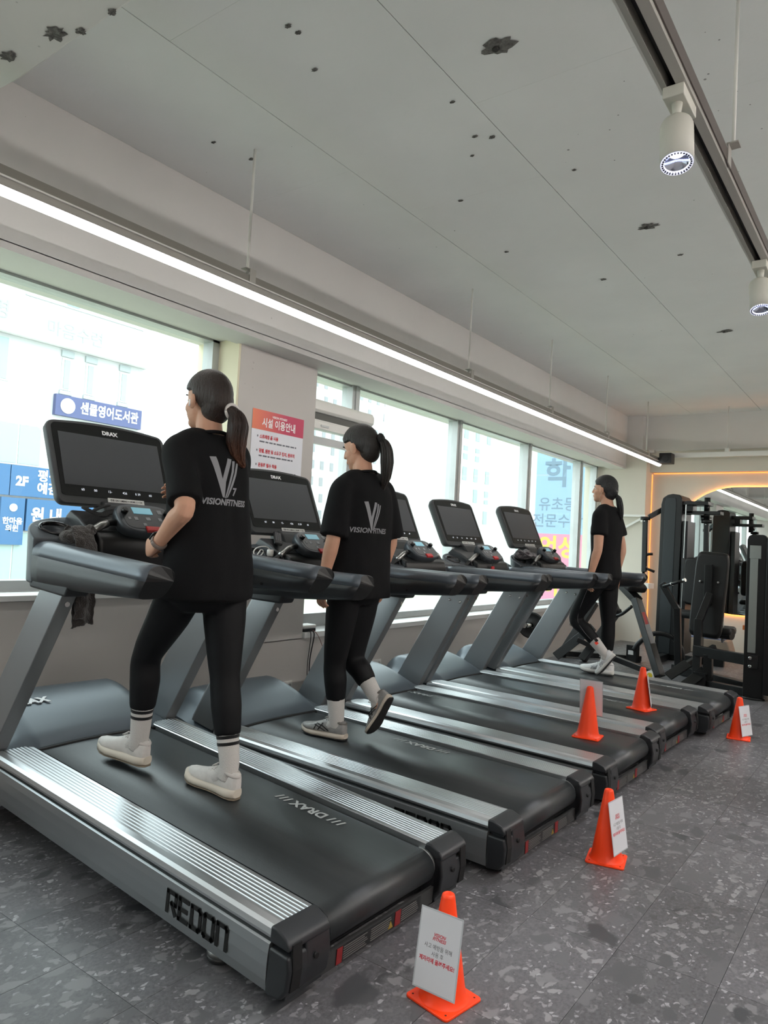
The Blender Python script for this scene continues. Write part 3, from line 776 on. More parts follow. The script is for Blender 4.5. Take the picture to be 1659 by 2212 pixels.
T_BEZ = mat('bezel_gloss', rgb(14, 14, 16), 0.18)
T_SCR = mat('screen_grey', rgb(70, 72, 76), 0.35)  # switched-off display; the room's grey reflection is painted into its colour
T_HOUS = mat('screen_shell', rgb(62, 64, 66), 0.5, bump=0.05, bscale=400)
T_CHR = mat('chrome', rgb(205, 206, 206), 0.2, 1.0)
T_STEEL = mat('grip_steel', rgb(172, 172, 170), 0.3, 1.0)
T_RED = mat('stop_red', rgb(196, 34, 36), 0.4)
T_LCD = mat('lcd_cyan', (0.20, 0.50, 0.62, 1), 0.3, emit=0.12)
T_DIG = mat('led_digits', (0.85, 0.9, 1.0, 1), 0.4, emit=0.28)
T_LOGO = mat('logo_white', rgb(222, 224, 226), 0.5)
T_BLOGO = mat('belt_print', rgb(170, 174, 174), 0.6)
T_LBL = mat('label_white', rgb(226, 226, 224), 0.6)

def superpt(a, ax, ay, e=2.6):
    c, s = math.cos(a), math.sin(a)
    return (math.copysign(abs(c) ** (2 / e), c) * ax, math.copysign(abs(s) ** (2 / e), s) * ay)

def mirror_y(mb):
    m = MB(); m.v = [(x, -y, z) for x, y, z in mb.v]; m.f = [f[::-1] for f in mb.f]; m.sm = list(mb.sm); return m

def make_treadmill():
    R = empty('treadmill')
    def both(mb, name, m, bevel=0.0, seg=2):
        return mb.build(name, m, R, bevel, seg), mirror_y(mb).build(name, m, R, bevel, seg)
    # chassis and rear plate
    MB().box(0.0, 2.02, -0.385, 0.385, 0.055, 0.165).build('chassis', T_GAP, R)
    rp = MB().box(-0.047, -0.035, -0.29, 0.29, 0.024, 0.078).build('rear_plate', mat('plate_steel', rgb(62, 62, 62), 0.5, 0.3), R)
    lb = MB().box(-0.0485, -0.047, -0.21, 0.22, 0.027, 0.074).build('warning_label', T_BLK, rp)
    lr = MB(); lr.box(-0.0500, -0.0485, 0.195, 0.22, 0.027, 0.074); lr.build('label_red_block', mat('label_red', rgb(128, 30, 32), 0.6), rp)
    lr = MB(); lr.box(-0.0500, -0.0485, -0.095, -0.065, 0.027, 0.074); lr.build('label_red_block', mat('label_red', rgb(128, 30, 32), 0.6), rp)
    tl = MB(); rnd = random.Random(3)
    for k in range(6):
        for (a, b) in ((0.19, 0.075), (0.06, -0.055), (-0.10, -0.20)): tl.box(-0.0497, -0.0485, b + rnd.uniform(0, 0.02), a, 0.031 + k * 0.007, 0.0335 + k * 0.007)
    tl = tl.build('label_lines', mat('label_grey', rgb(96, 94, 92), 0.6), rp); tl['kind'] = 'stuff'
    yl = MB().prism([(-0.03, 0.032), (-0.055, 0.032), (-0.0425, 0.054)], -0.0502, -0.0485, 'x'); yl.build('label_triangle', mat('label_yellow', rgb(150, 124, 48), 0.6), rp)
    # running belt: one closed loop over the rear roller
    prof = [(1.70, 0.196)] + [(1.70 - 1.66 * k / 12, 0.196) for k in range(1, 12)]
    for k in range(15): a = PI / 2 + PI * k / 14; prof.append((0.006 + 0.056 * math.cos(a) * 1.1, 0.140 + 0.056 * math.sin(a)))
    prof += [(0.4, 0.084), (1.70, 0.084)]
    bl = MB(); bl.prism(prof, -0.268, 0.268, 'y', smooth=True); belt = bl.build('running_belt', T_BELT, R)
    for p in belt.data.polygons:
        if len(p.vertices) > 4: p.use_smooth = False
    both(MB().lathe([(0.054, 0.270), (0.054, 0.284), (0.02, 0.284)], 24, Matrix.Translation((0.006, 0, 0.140)) @ Matrix.Rotation(-PI / 2, 4, 'X')), 'roller_end', mat('roller_grey', rgb(150, 152, 150), 0.35, 0.6))
    # ribbed side rails
    rp_ = [(0.290, 0.186), (0.290, 0.207), (0.293, 0.210), (0.307, 0.210)]
    y = 0.309
    for k in range(7):
        rp_ += [(y, 0.2065), (y + 0.0035, 0.2065), (y + 0.005, 0.210), (y + 0.0135, 0.210)]; y += 0.0155
    rp_ += [(0.428, 0.2085), (0.436, 0.2075), (0.447, 0.200), (0.4505, 0.186), (0.4495, 0.178), (0.430, 0.176), (0.430, 0.150), (0.30, 0.150)]
    both(MB().prism(rp_, 0.002, 1.625, 'x'), 'side_rail', T_ALU)
    # silver side panels under the groove
    sp = [(0.4300, 0.162), (0.4440, 0.164), (0.4500, 0.160), (0.4530, 0.135), (0.4535, 0.100), (0.4510, 0.062), (0.4450, 0.032), (0.4360, 0.030), (0.4330, 0.060)]
    both(MB().prism(sp, 0.004, 1.98, 'x', smooth=False), 'side_panel', T_SIL)
    gp = [(0.405, 0.18), (0.432, 0.18), (0.432, 0.158), (0.405, 0.158)]
    both(MB().prism(gp, 0.004, 1.98, 'x'), 'groove', T_BLK)
    # rear end caps with a side slot and a hollow back
    def cap():
        u = MB()
        u.prism([(0.004, 0.212), (-0.018, 0.213), (-0.056, 0.200), (-0.070, 0.184), (-0.070, 0.168), (0.004, 0.168)], 0.288, 0.4535, 'y')
        l = MB(); l.prism([(0.004, 0.156), (-0.070, 0.156), (-0.078, 0.120), (-0.074, 0.066), (-0.052, 0.034), (0.004, 0.026)], 0.288, 0.4535, 'y')
        c = MB(); c.box(-0.056, 0.004, 0.289, 0.432, 0.030, 0.20)
        inn = MB(); inn.prism([(-0.066, 0.185), (-0.0785, 0.12), (-0.074, 0.066), (-0.054, 0.034), (-0.04, 0.03), (-0.04, 0.19)], 0.288, 0.385, 'y')
        rec = MB(); rec.prism([(-0.0715, 0.185), (-0.0805, 0.118), (-0.0770, 0.062), (-0.070, 0.062), (-0.072, 0.118), (-0.064, 0.185)], 0.405, 0.440, 'y')
        hole = MB().lathe([(0.008, 0), (0.008, 0.012)], 12, Matrix.Translation((-0.072, 0.352, 0.128)) @ Matrix.Rotation(-PI / 2, 4, 'Y'))
        return u, l, c, inn, rec, hole
    for sgn in (1, -1):
        u, l, c, inn, rec, hole = cap()
        if sgn < 0: u, l, c, inn, rec, hole = [mirror_y(q) for q in (u, l, c, inn, rec, hole)]
        ec = c.build('end_cap', T_DRK, R)
        u.build('cap_top', T_DRK, ec, 0.007, 3); l.build('cap_lower', T_DRK, ec, 0.009, 3); inn.build('cap_inner', T_DRK, ec, 0.006, 2)
        rec.build('cap_recess', T_GAP, ec); hole.build('bolt_hole', T_GAP, ec)
    # levelling feet
    for sgn in (1, -1):
        f = MB().lathe([(0.004, 0.0), (0.038, 0.0), (0.040, 0.006), (0.040, 0.016)], 24, Matrix.Translation((0.235, sgn * 0.405, 0.0)))
        f = f.build('leveling_foot', T_BLK, R)
        MB().lathe([(0.040, 0.016), (0.040, 0.030), (0.036, 0.034), (0.020, 0.037)], 24, Matrix.Translation((0.235, sgn * 0.405, 0))).build('foot_collar', T_STEEL, f)
        MB().lathe([(0.011, 0.036), (0.011, 0.055), (0.017, 0.056), (0.017, 0.066), (0.009, 0.067), (0.009, 0.11)], 14, Matrix.Translation((0.235, sgn * 0.405, 0))).build('foot_stud', T_CHR, f)
        MB().lathe([(0.034, 0.033), (0.028, 0.048), (0.012, 0.050)], 20, Matrix.Translation((0.235, sgn * 0.405, 0))).build('foot_rubber', T_BLK, f)
    # motor hood
    hood = MB(); nx, ny = 16, 28; grid = []
    for i in range(nx + 1):
        u = i / nx
        row = []
        for j in range(ny + 1):
            yy = -0.445 + 0.89 * j / ny; a = abs(yy)
            x0 = 1.585 + 0.045 * max(0, 1 - (a / 0.30) ** 2) * 0.5 + (0.03 if a > 0.29 else 0)
            x = x0 + (2.17 - x0 - 0.05 * (a / 0.445) ** 4) * u
            rise = 0.205 + 0.018 * min(1, u * 14) + 0.115 * math.sin(min(1, u / 0.72) * PI / 2) ** 1.1
            fall = 0.17 * max(0, (u - 0.72) / 0.28) ** 2
            edge = 0.0 if a < 0.30 else 0.075 * min(1, (a - 0.30) / 0.06) ** 1.5 * min(1, u * 2.2) + 0.05 * ((a - 0.30) / 0.145) ** 2
            row.append(Vector((x, yy, max(0.10, rise - fall - edge))))
        grid.append(row)
    lo = [[Vector((v.x, v.y, 0.06)) for v in row] for row in (grid[0], grid[-1])]
    vs = [v for row in grid for v in row]; W_ = ny + 1
    fs = [(i * W_ + j, i * W_ + j + 1, (i + 1) * W_ + j + 1, (i + 1) * W_ + j) for i in range(nx) for j in range(ny)]
    hood.add(vs, fs, True)
    skirt = []                                  # walls down to the chassis
    border = [grid[0][j] for j in range(ny + 1)] + [grid[i][ny] for i in range(1, nx + 1)] + [grid[nx][j] for j in range(ny - 1, -1, -1)] + [grid[i][0] for i in range(nx - 1, 0, -1)]
    nb = len(border); vs = [b for b in border] + [Vector((b.x, b.y, 0.055)) for b in border]
    hood.add(vs, [(k, (k + 1) % nb, nb + (k + 1) % nb, nb + k) for k in range(nb)], False)
    ho = hood.build('motor_hood', T_HOOD, R)
    ed = MB(); ed.tube([grid[0][j] + Vector((-0.004, 0, -0.010)) for j in range(2, ny - 1)], 0.009, 8); ed.build('hood_edge', T_GAP, R)
    hl = place_text('hood_logo', 'DRAX', 0.062, T_LOGO, ho, (1.86, 0.20, 0.3225), (0, -1, 0), (0.97, 0, 0.20), bold=0.003, extrude=0.0015, sx=1.1)
    # front lifting foot
    ff = MB(); ff.box(1.72, 1.86, -0.40, 0.40, 0.035, 0.06); ff.build('lift_frame', T_DRK, R)
    for sgn in (1, -1):
        MB().lathe([(0.05, -0.02), (0.05, 0.02)], 24, Matrix.Translation((1.80, sgn * 0.415, 0.05)) @ Matrix.Rotation(PI / 2, 4, 'X')).build('lift_wheel', T_BLK, R)
        MB().prism([(1.52, 0.03), (2.0, 0.03), (2.02, -0.02), (1.62, -0.035)], sgn * 0.38, sgn * 0.435, 'y').build('foot_plate', T_SIL, R)
    # uprights, leaning back towards the runner
    def upr():
        m = MB()
        b0, t0 = Vector((1.64, 0, 0.195)), Vector((1.235, 0, 0.935))
        d0, d1 = 0.205, 0.185
        for (z, yo, yi) in ():
            pass
        rings = []
        for k in range(7):
            u = k / 6
            p = b0.lerp(t0, u); dep = d0 + (d1 - d0) * u
            yo, yi = 0.448 - 0.016 * u, 0.385 - 0.012 * u
            rings.append([Vector((p.x, yo, p.z)), Vector((p.x, yi, p.z)), Vector((p.x + dep, yi, p.z + 0.03)), Vector((p.x + dep + 0.01, yi + 0.02, p.z + 0.03)), Vector((p.x + dep * 0.82, yo, p.z + 0.025))])
        m.loft(rings, True, True, False); return m
    for sgn in (1, -1):
        m = upr(); m = m if sgn > 0 else mirror_y(m)
        uo = m.build('upright', T_SIL, R, 0.004)
        bz = MB()
        for dx, dz in ((0.0, 0.0), (0.085, 0.01)):
            q = MB().lathe([(0.010, -0.002), (0.010, 0.004), (0.006, 0.006)], 12, Matrix.Translation((1.315 + dx, sgn * (0.373), 0.845 + dz)) @ Matrix.Rotation(sgn * PI / 2, 4, 'X'))
            q.build('bolt', T_CHR, uo)
        q = MB().lathe([(0.010, 0.0), (0.010, 0.004)], 12, Matrix.Translation((1.268, sgn * 0.402, 0.868)) @ Matrix.Rotation(-PI / 2, 4, 'Y')); q.build('bolt', T_CHR, uo)
    # upright sockets under the handrails
    both(MB().prism([(1.165, 0.985), (1.205, 0.905), (1.47, 0.905), (1.50, 0.985)], 0.355, 0.452, 'y'), 'upright_socket', T_DRK, 0.01)
    # handrails: lower shell and padded top
    def arm(top, shift=0.0, last_only=False):
        rings = []; c, hw = 0.4075, 0.0555
        for k in range(13):
            u = k / 12; ring = []
            zb = 0.918 + 0.050 * u ** 1.4; zt = 1.090 - 0.004 * u; zm = 1.034
            for j in range(17):
                a = PI * j / 16 if top else PI + PI * j / 16
                sx_, sy_ = superpt(a, hw, 1.0, 2.7 if top else 4.0)
                z = zm + sy_ * ((zt - zm) if top else (zm - zb))
                xe = 0.700 + 0.085 * max(0, (1.045 - z) / 0.115) ** 1.15 + 0.012 * max(0, (z - 1.06) / 0.03)
                x = 1.452 + (xe - 1.452) * u
                ring.append(Vector((x - shift, c + sx_, z)))
            rings.append(ring)
        m = MB()
        if last_only: m.add(rings[-1], [list(range(17))])
        else: m.loft(rings, True, True, True)
        return m
    for sgn in (1, -1):
        lo_, to_ = arm(False), arm(True); e0, e1 = arm(False, 0.0012, True), arm(True, 0.0012, True)
        en = MB(); en.add(e0.v, e0.f); en.add(e1.v, e1.f)
        if sgn < 0: lo_, to_, en = mirror_y(lo_), mirror_y(to_), mirror_y(en)
        h = lo_.build('handrail', T_DRK, R); to_.build('handrail_pad', T_PAD, h); en.build('handrail_end', T_BLK, h)
        q = MB().lathe([(0.006, 0), (0.006, 0.003)], 10, Matrix.Translation((1.02, sgn * 0.352, 0.972)) @ Matrix.Rotation(sgn * PI / 2, 4, 'X')); q.build('screw_hole', T_GAP, h)
    # dash: U-shaped front body with two cup holders
    out, inn = [], []
    N = 40
    for k in range(N + 1):
        a = -PI / 2 + PI * k / N
        sx, sy = superpt(a, 0.190, 0.463, 3.0)
        out.append((1.448 + sx, sy))
    for k in range(N + 1):
        a = PI / 2 - PI * k / N
        sx, sy = superpt(a, 0.05, 0.352, 3.2)
        inn.append((1.38 + sx if abs(sy) < 0.33 else 1.448, sy))
    def dz(x): return 1.090 + 0.088 * max(0, (x - 1.43) / 0.19)
    dash = bmesh.new()
    loop = out + [(1.448, 0.352), (1.41, 0.335), (1.385, 0.30), (1.375, 0.2), (1.375, -0.2), (1.385, -0.30), (1.41, -0.335), (1.448, -0.352)]
    top = [dash.verts.new((x, y, dz(x))) for x, y in loop]
    bot = [dash.verts.new((1.43 + (x - 1.43) * 0.86, y * 0.985, 0.922)) for x, y in loop]
    n = len(loop)
    dash.faces.new(top); dash.faces.new(bot[::-1])
    for k in range(n): dash.faces.new((top[k], top[(k + 1) % n], bot[(k + 1) % n], bot[k]))
    bmesh.ops.recalc_face_normals(dash, faces=dash.faces)
    bmesh.ops.triangulate(dash, faces=[f for f in dash.faces if len(f.verts) > 4])
    me = bpy.data.meshes.new('dash'); dash.to_mesh(me); dash.free()
    do = bpy.data.objects.new('dash', me); COL.objects.link(do); me.materials.append(T_GRY)
    bv = do.modifiers.new('b', 'BEVEL'); bv.width = 0.034; bv.segments = 5; bv.limit_method = 'ANGLE'; bv.angle_limit = math.radians(40)
    cutters = []
    for sgn in (1, -1):
        c = MB().lathe([(0.040, -0.115), (0.044, -0.02), (0.052, 0.05)], 28, Matrix.Translation((1.525, sgn * 0.335, 1.15)) @ Matrix.Diagonal((0.9, 1.22, 1, 1))).build('cutter', None)
        bo_ = do.modifiers.new('c', 'BOOLEAN'); bo_.operation = 'DIFFERENCE'; bo_.object = c; bo_.solver = 'EXACT'; cutters.append(c)
    dg = bpy.context.evaluated_depsgraph_get()
    me2 = bpy.data.meshes.new_from_object(do.evaluated_get(dg)); me2.name = 'dash'
    bpy.data.objects.remove(do)
    for c in cutters: bpy.data.objects.remove(c)
    do = bpy.data.objects.new('dash', me2); COL.objects.link(do); do.parent = R
    for p in me2.polygons: p.use_smooth = True
    wn = do.modifiers.new('n', 'WEIGHTED_NORMAL')
    for sgn in (1, -1):
        Mx = Matrix.Translation((1.525, sgn * 0.335, 1.135)) @ Matrix.Rotation(-0.43, 4, 'Y') @ Matrix.Diagonal((0.9, 1.22, 1, 1))
        MB().lathe([(0.060, 0.001), (0.059, 0.006), (0.052, 0.007), (0.046, 0.0), (0.041, -0.085), (0.0, -0.087)], 32, Mx, cap0=False, cap1=False).build('cup_holder', T_BEZ, do)
    # accessory tray and under-screen body
    MB().prism([(1.40, 1.09), (1.42, 1.13), (1.52, 1.185), (1.60, 1.215), (1.64, 1.18), (1.60, 1.10), (1.45, 1.08)], -0.245, 0.245, 'y').build('tray', T_DRK, R, 0.012)
    MB().prism([(1.50, 1.13), (1.585, 1.25), (1.66, 1.27), (1.68, 1.20), (1.62, 1.10)], -0.10, 0.10, 'y').build('screen_neck', T_DRK, R, 0.012)
    MB().prism([(1.385, 0.95), (1.350, 1.05), (1.365, 1.12), (1.42, 1.15), (1.50, 1.10), (1.50, 0.95)], -0.235, 0.235, 'y').build('console_front', T_BLK, R, 0.015)
    # keypad pod
    Mp = Matrix.Translation((1.412, 0, 1.195)) @ Matrix.Rotation(-0.72, 4, 'Y')
    pod = MB()
    pts = [superpt(2 * PI * k / 40, 0.085, 0.142, 3.4) for k in range(40)]
    pod.loft([[Mp @ Vector((x * f, y * f, z)) for x, y in pts] for f, z in ((0.80, -0.055), (0.95, -0.03), (1.0, 0.0), (0.985, 0.012), (0.94, 0.018))], True, True, True)
    kp = pod.build('keypad_pod', T_GRY, R)
    MB().prism([superpt(2 * PI * k / 32, 0.066, 0.118, 5) for k in range(32)], 0.018, 0.0195, 'z', Mp).build('keypad', mat('keypad_dark', rgb(48, 51, 54), 0.35), kp)
    MB().box(0.020, 0.058, -0.035, 0.06, 0.0196, 0.0215, Mp).build('lcd', T_LCD, kp)
    ks = MB()
    for (x, y, w, h) in ((0.038, -0.075, 0.024, 0.022), (-0.008, -0.06, 0.018, 0.018), (-0.008, 0.0, 0.018, 0.022), (-0.008, 0.06, 0.018, 0.018), (-0.008, 0.092, 0.014, 0.014), (-0.042, 0.03, 0.016, 0.016), (0.036, 0.092, 0.014, 0.012)):
        ks.box(x - w / 2, x + w / 2, y - h / 2, y + h / 2, 0.0196, 0.0208, Mp)
    ks = ks.build('keys', mat('key_grey', rgb(142, 146, 150), 0.5), kp); ks['kind'] = 'stuff'
    MB().box(-0.083, -0.055, -0.035, 0.035, 0.0, 0.026, Mp).build('stop_button', T_RED, kp, 0.004)
    for sgn in (1, -1):
        MB().lathe([(0.013, 0.0), (0.014, 0.02), (0.010, 0.024)], 16, Mp @ Matrix.Translation((0.025, sgn * 0.105, 0.016))).build('knob', T_BEZ, kp)
    # pulse grips: bent tubes from the pod sides down to the dash corners
    for sgn in (1, -1):
        P = [Vector((1.425, sgn * 0.125, 1.180)), Vector((1.420, sgn * 0.165, 1.180)), Vector((1.418, sgn * 0.205, 1.164)), Vector((1.424, sgn * 0.242, 1.136)), Vector((1.437, sgn * 0.275, 1.105)), Vector((1.450, sgn * 0.305, 1.070))]
        g = MB().tube(P, 0.0155, 14).build('grip_bar', T_BLK, R)
        MB().tube([P[1].lerp(P[2], 0.3), P[2], P[3], P[3].lerp(P[4], 0.35)], 0.0172, 14).build('grip_sensor', T_STEEL, g)
    # screen
    tilt = math.atan2(0.17, 0.355)
    Ms = Matrix.Translation((1.708, 0, 1.41)) @ Matrix.Rotation(tilt, 4, 'Y')      # local: x forward normal, z up the screen
    Hh, Wd = 0.195, 0.302
    def frame_pts(w, h, rr, arch, n=9):
        P = []
        for (cy, cz, a0) in ((w - rr, -h + rr, -PI / 2), (w - rr, h - rr, 0), (-w + rr, h - rr, PI / 2), (-w + rr, -h + rr, PI)):
            for k in range(n):
                a = a0 + PI / 2 * k / (n - 1); y = cy + rr * math.cos(a); z = cz + rr * math.sin(a)
                P.append((y, z))
            if a0 == 0:
                for k in range(1, 12):
                    t = k / 12; P.append((w - rr - (2 * w - 2 * rr) * t, h))
        res = []
        for y, z in P:
            s = max(0, z / h); res.append((y * (1 - 0.03 * (1 - z / h) * 0.5), z + arch * s * (1 - (y / w) ** 2)))
        return res
    F0 = frame_pts(Wd, Hh, 0.035, 0.022)
    hs = MB(); hs.loft([[Ms @ Vector((x, y * f, z * f + 0.0)) for y, z in F0] for x, f in ((0.055, 0.80), (0.045, 0.93), (0.02, 0.99), (-0.005, 1.0), (-0.015, 0.985))], True, True, True)
    so = hs.build('screen_housing', T_HOUS, R)
    F1 = frame_pts(Wd - 0.022, Hh - 0.012, 0.02, 0.018)
    F1 = [(y, z if z > -0.13 else -0.13 - (z + 0.13) * 0.0 + (z + 0.13) * 0.55) for y, z in F1]
    MB().prism(F1, -0.0175, -0.0148, 'x', Ms).build('bezel', T_BEZ, so)
    MB().prism([(-0.254, -0.108), (0.254, -0.108), (0.254, 0.143), (-0.254, 0.143)], -0.0190, -0.0176, 'x', Ms).build('display', T_SCR, so)
    def on_screen(name, s, size, m, y, z, **kw):
        o = place_text(name, s, size, m, so, Ms @ Vector((-0.0196, y, z)), Ms.to_3x3() @ Vector((0, -1, 0)), Ms.to_3x3() @ Vector((0, 0, 1)), **kw); return o
    on_screen('screen_logo', 'DRAX', 0.026, T_LOGO, 0.0, 0.166, bold=0.0016, sx=1.1)
    for s_, y in (('60', 0.175), ('00', 0.115), ('12-', 0.045), ('426', -0.03), ('0 39', -0.098), ('60', -0.165)):
        on_screen('readout', s_, 0.0155, T_DIG, y, -0.128)
    st = MB().box(-0.0186, -0.0150, -0.125, 0.06, -0.180, -0.157, Ms).build('sticker', T_LBL, so)
    on_screen('sticker_text', '전원 ON > MENU > HDMI 1 > OK', 0.0112, mat('sticker_print', rgb(40, 40, 44), 0.6), -0.0325, -0.1685, bold=0.0003)
    # lettering on the side panels: squared stroke letters
    def strokes(word, h, th):
        G = {'R': (0.62, [[(0, 0), (0, 1), (0.62, 1), (0.62, 0.48), (0.34, 0.48)], [(0.30, 0.48), (0.62, 0)]]), 'E': (0.60, [[(0.60, 1), (0, 1), (0, 0), (0.60, 0)], [(0, 0.5), (0.52, 0.5)]]),
             'D': (0.62, [[(0, 0), (0, 1), (0.52, 1), (0.62, 0.88), (0.62, 0.12), (0.52, 0), (0, 0)]]), 'O': (0.62, [[(0.06, 0), (0, 0.06), (0, 0.94), (0.06, 1), (0.56, 1), (0.62, 0.94), (0.62, 0.06), (0.56, 0), (0.06, 0)]]), 'N': (0.62, [[(0, 0), (0, 1), (0.54, 1), (0.62, 0.9), (0.62, 0)]])}
        out = []; x = 0
        for ch in word:
            w, S = G[ch]
            for L_ in S:
                for i in range(len(L_) - 1): out.append(((x + L_[i][0] * h * 1.05, L_[i][1] * h), (x + L_[i + 1][0] * h * 1.05, L_[i + 1][1] * h)))
            x += (w + 0.30) * h * 1.05
        return out, x - 0.3 * h
    for sgn in (1, -1):
        S, tw_ = strokes('REDON', 0.060, 0.013); sl = MB()
        for (a0, b0) in S:
            d0 = Vector((b0[0] - a0[0], b0[1] - a0[1])); d0.normalize(); e_ = 0.0055
            A = (a0[0] - d0.x * e_, a0[1] - d0.y * e_); B = (b0[0] + d0.x * e_, b0[1] + d0.y * e_)
            P3 = lambda q: Vector((0.30 + sgn * (tw_ / 2 - q[0]), sgn * 0.4548, 0.073 + q[1]))
            sl.bar(P3(A), P3(B), 0.013, 0.0016, (0, sgn, 0))
        sl.build('side_logo', T_GAP, R)
    # belt print
    bp = place_text('belt_logo', 'DRAX', 0.062, T_BLOGO, R, (0, 0, 0.1972), (1, 0, 0), (0, 1, 0), bold=0.0022, sx=1.0)
    bp.location = (0.55, -0.205, 0)
    for k in range(3):
        for sx_ in (-1, 1):
            q = MB(); x0 = sx_ * 0.135 + (k - 1) * 0.024
            q.add([V3 for V3 in (Vector((x0 - 0.010, -0.020, 0.1972)), Vector((x0 - 0.001, -0.020, 0.1972)), Vector((x0 + 0.010, 0.020, 0.1972)), Vector((x0 + 0.001, 0.020, 0.1972)))], [(0, 1, 2, 3)])
            q.build('slash', T_BLOGO, bp)
    return R

def tm_matrix(X, Y, tw, inc):
    t, i = math.radians(tw), math.radians(inc)
    fx = Vector((-math.cos(t) * math.cos(i), math.sin(t) * math.cos(i), math.sin(i)))
    ly = Vector((-math.sin(t), -math.cos(t), 0)); lz = fx.cross(ly)
    return Matrix(((fx.x, ly.x, lz.x, X), (fx.y, ly.y, lz.y, Y), (fx.z, ly.z, lz.z, 0), (0, 0, 0, 1)))
POSE = {1: (-1.363, 1.898, 1.0, 3.75), 2: (-1.278, 2.986, 1.2, 0.8), 3: (-1.257, 4.049, 1.0, 0.5), 4: (-1.274, 5.02, 1.8, 0.4), 5: (-1.18, 5.95, 2.1, 0.9)}
TM = {k: tm_matrix(*v) for k, v in POSE.items()}
proto = make_treadmill()
index_children()
TREAD = {}
LAB = {1: 'dark grey treadmill raised at the front, under the woman with the brown ponytail', 2: 'dark grey treadmill under the woman looking down, the second from the raised one',
       3: 'unused dark grey treadmill, cone on its belt, next to the woman looking down', 4: 'unused dark grey treadmill with a cone on its belt, next to the farthest walker',
       5: 'dark grey treadmill nearest the black machines, under the woman in plain black shirt'}
BLX = {1: (0.47, -0.195), 2: (0.76, -0.2), 3: (1.47, -0.2), 4: (0.50, -0.2), 5: (0.38, -0.2)}
for k in range(1, 6):
    t = proto if k == 1 else copy_tree(proto)
    t.matrix_world = TM[k]
    tag(t, LAB[k], 'treadmill', 'treadmills in the row by the window')
    TREAD[k] = t
index_children()
for k, t in TREAD.items():
    for c in CHILD[t.name]:
        if c.name.startswith('belt_logo'): c.location = (BLX[k][0], BLX[k][1], 0)
def tloc(k, x, y, z): return TM[k] @ Vector((x, y, z))

# ================================================================ people
def V(*a): return Vector(a)
def catmull(P, n):
    P = [Vector(p) for p in P]; C = []
    for i in range(len(P) - 1):
        p0, p1, p2, p3 = P[max(i - 1, 0)], P[i], P[i + 1], P[min(i + 2, len(P) - 1)]
        for k in range(n):
            u = k / n
            C.append(0.5 * ((2 * p1) + (p2 - p0) * u + (2 * p0 - 5 * p1 + 4 * p2 - p3) * u * u + (3 * p1 - p0 - 3 * p2 + p3) * u ** 3))
    C.append(P[-1]); return C
def lerp_list(vals, n):
    out = []
    for i in range(len(vals) - 1):
        for k in range(n): out.append(vals[i] + (vals[i + 1] - vals[i]) * k / n)
    out.append(vals[-1]); return out
def smooth_tube(mb, pts, rad, n=14, sub=5, flat=None, up=None, blunt=False):
    """tapered limb through the joints; ends rounded"""
    C = catmull(pts, sub)
    if flat is None: R_ = lerp_list(rad, sub)
    else:
        ra = lerp_list(rad, sub); fb = lerp_list(flat, sub); R_ = list(zip(ra, fb))
    d0 = (C[1] - C[0]).normalized(); d1 = (C[-1] - C[-2]).normalized()
    def sc(r, s): return (r[0] * s, r[1] * s) if isinstance(r, tuple) else r * s
    def mx(r): return max(r) if isinstance(r, tuple) else r
    C = [C[0] - d0 * mx(R_[0]) * 0.55, C[0] - d0 * mx(R_[0]) * 0.35] + C; R_ = [sc(R_[0], 0.25), sc(R_[0], 0.75)] + R_
    if not blunt:
        C += [C[-1] + d1 * mx(R_[-1]) * 0.35, C[-1] + d1 * mx(R_[-1]) * 0.55]; R_ += [sc(R_[-1], 0.75), sc(R_[-1], 0.25)]
    mb.tube(C, R_, n, up=up)
def ellipsoid(mb, c, rx, ry, rz, M3=None, n=16, m=10, fn=None):
    c = Vector(c); vs = []; fs = []
    for i in range(m + 1):
        th = PI * i / m
        for j in range(n):
            ph = 2 * PI * j / n
            d = Vector((math.sin(th) * math.cos(ph), math.sin(th) * math.sin(ph), math.cos(th)))
            k = fn(d) if fn else 1.0
            v = Vector((d.x * rx * k, d.y * ry * k, d.z * rz * k))
            vs.append(c + (M3 @ v if M3 else v))
    for i in range(m):
        for j in range(n):
            a, b = i * n + j, i * n + (j + 1) % n
            fs.append((a, b, b + n, a + n))
    mb.add(vs, fs, True)
def remesh(mb, name, voxel, iters=4, fac=0.5):
    """fuse the closed pieces of mb into one continuous skin"""
    me = bpy.data.meshes.new(name)
    me.from_pydata(mb.v, [], mb.f)
    bm = bmesh.new(); bm.from_mesh(me)
    bmesh.ops.remove_doubles(bm, verts=bm.verts, dist=1e-5)
    bmesh.ops.recalc_face_normals(bm, faces=bm.faces); bm.to_mesh(me); bm.free()
    o = bpy.data.objects.new(name, me)
    md_ = o.modifiers.new('r', 'REMESH'); md_.mode = 'VOXEL'; md_.voxel_size = voxel; md_.adaptivity = 0.0
    s_ = o.modifiers.new('s', 'SMOOTH'); s_.iterations = iters; s_.factor = fac
    me2 = evaluated_mesh(o); me2.name = name
    bpy.data.objects.remove(o); bpy.data.meshes.remove(me)
    me2.polygons.foreach_set('use_smooth', [True] * len(me2.polygons))
    return me2
def link(me, name, m, parent, inv=None):
    o = bpy.data.objects.new(name, me); COL.objects.link(o)
    me.materials.clear(); me.materials.append(m); o.parent = parent
    if inv is not None: o.matrix_parent_inverse = inv
    return o

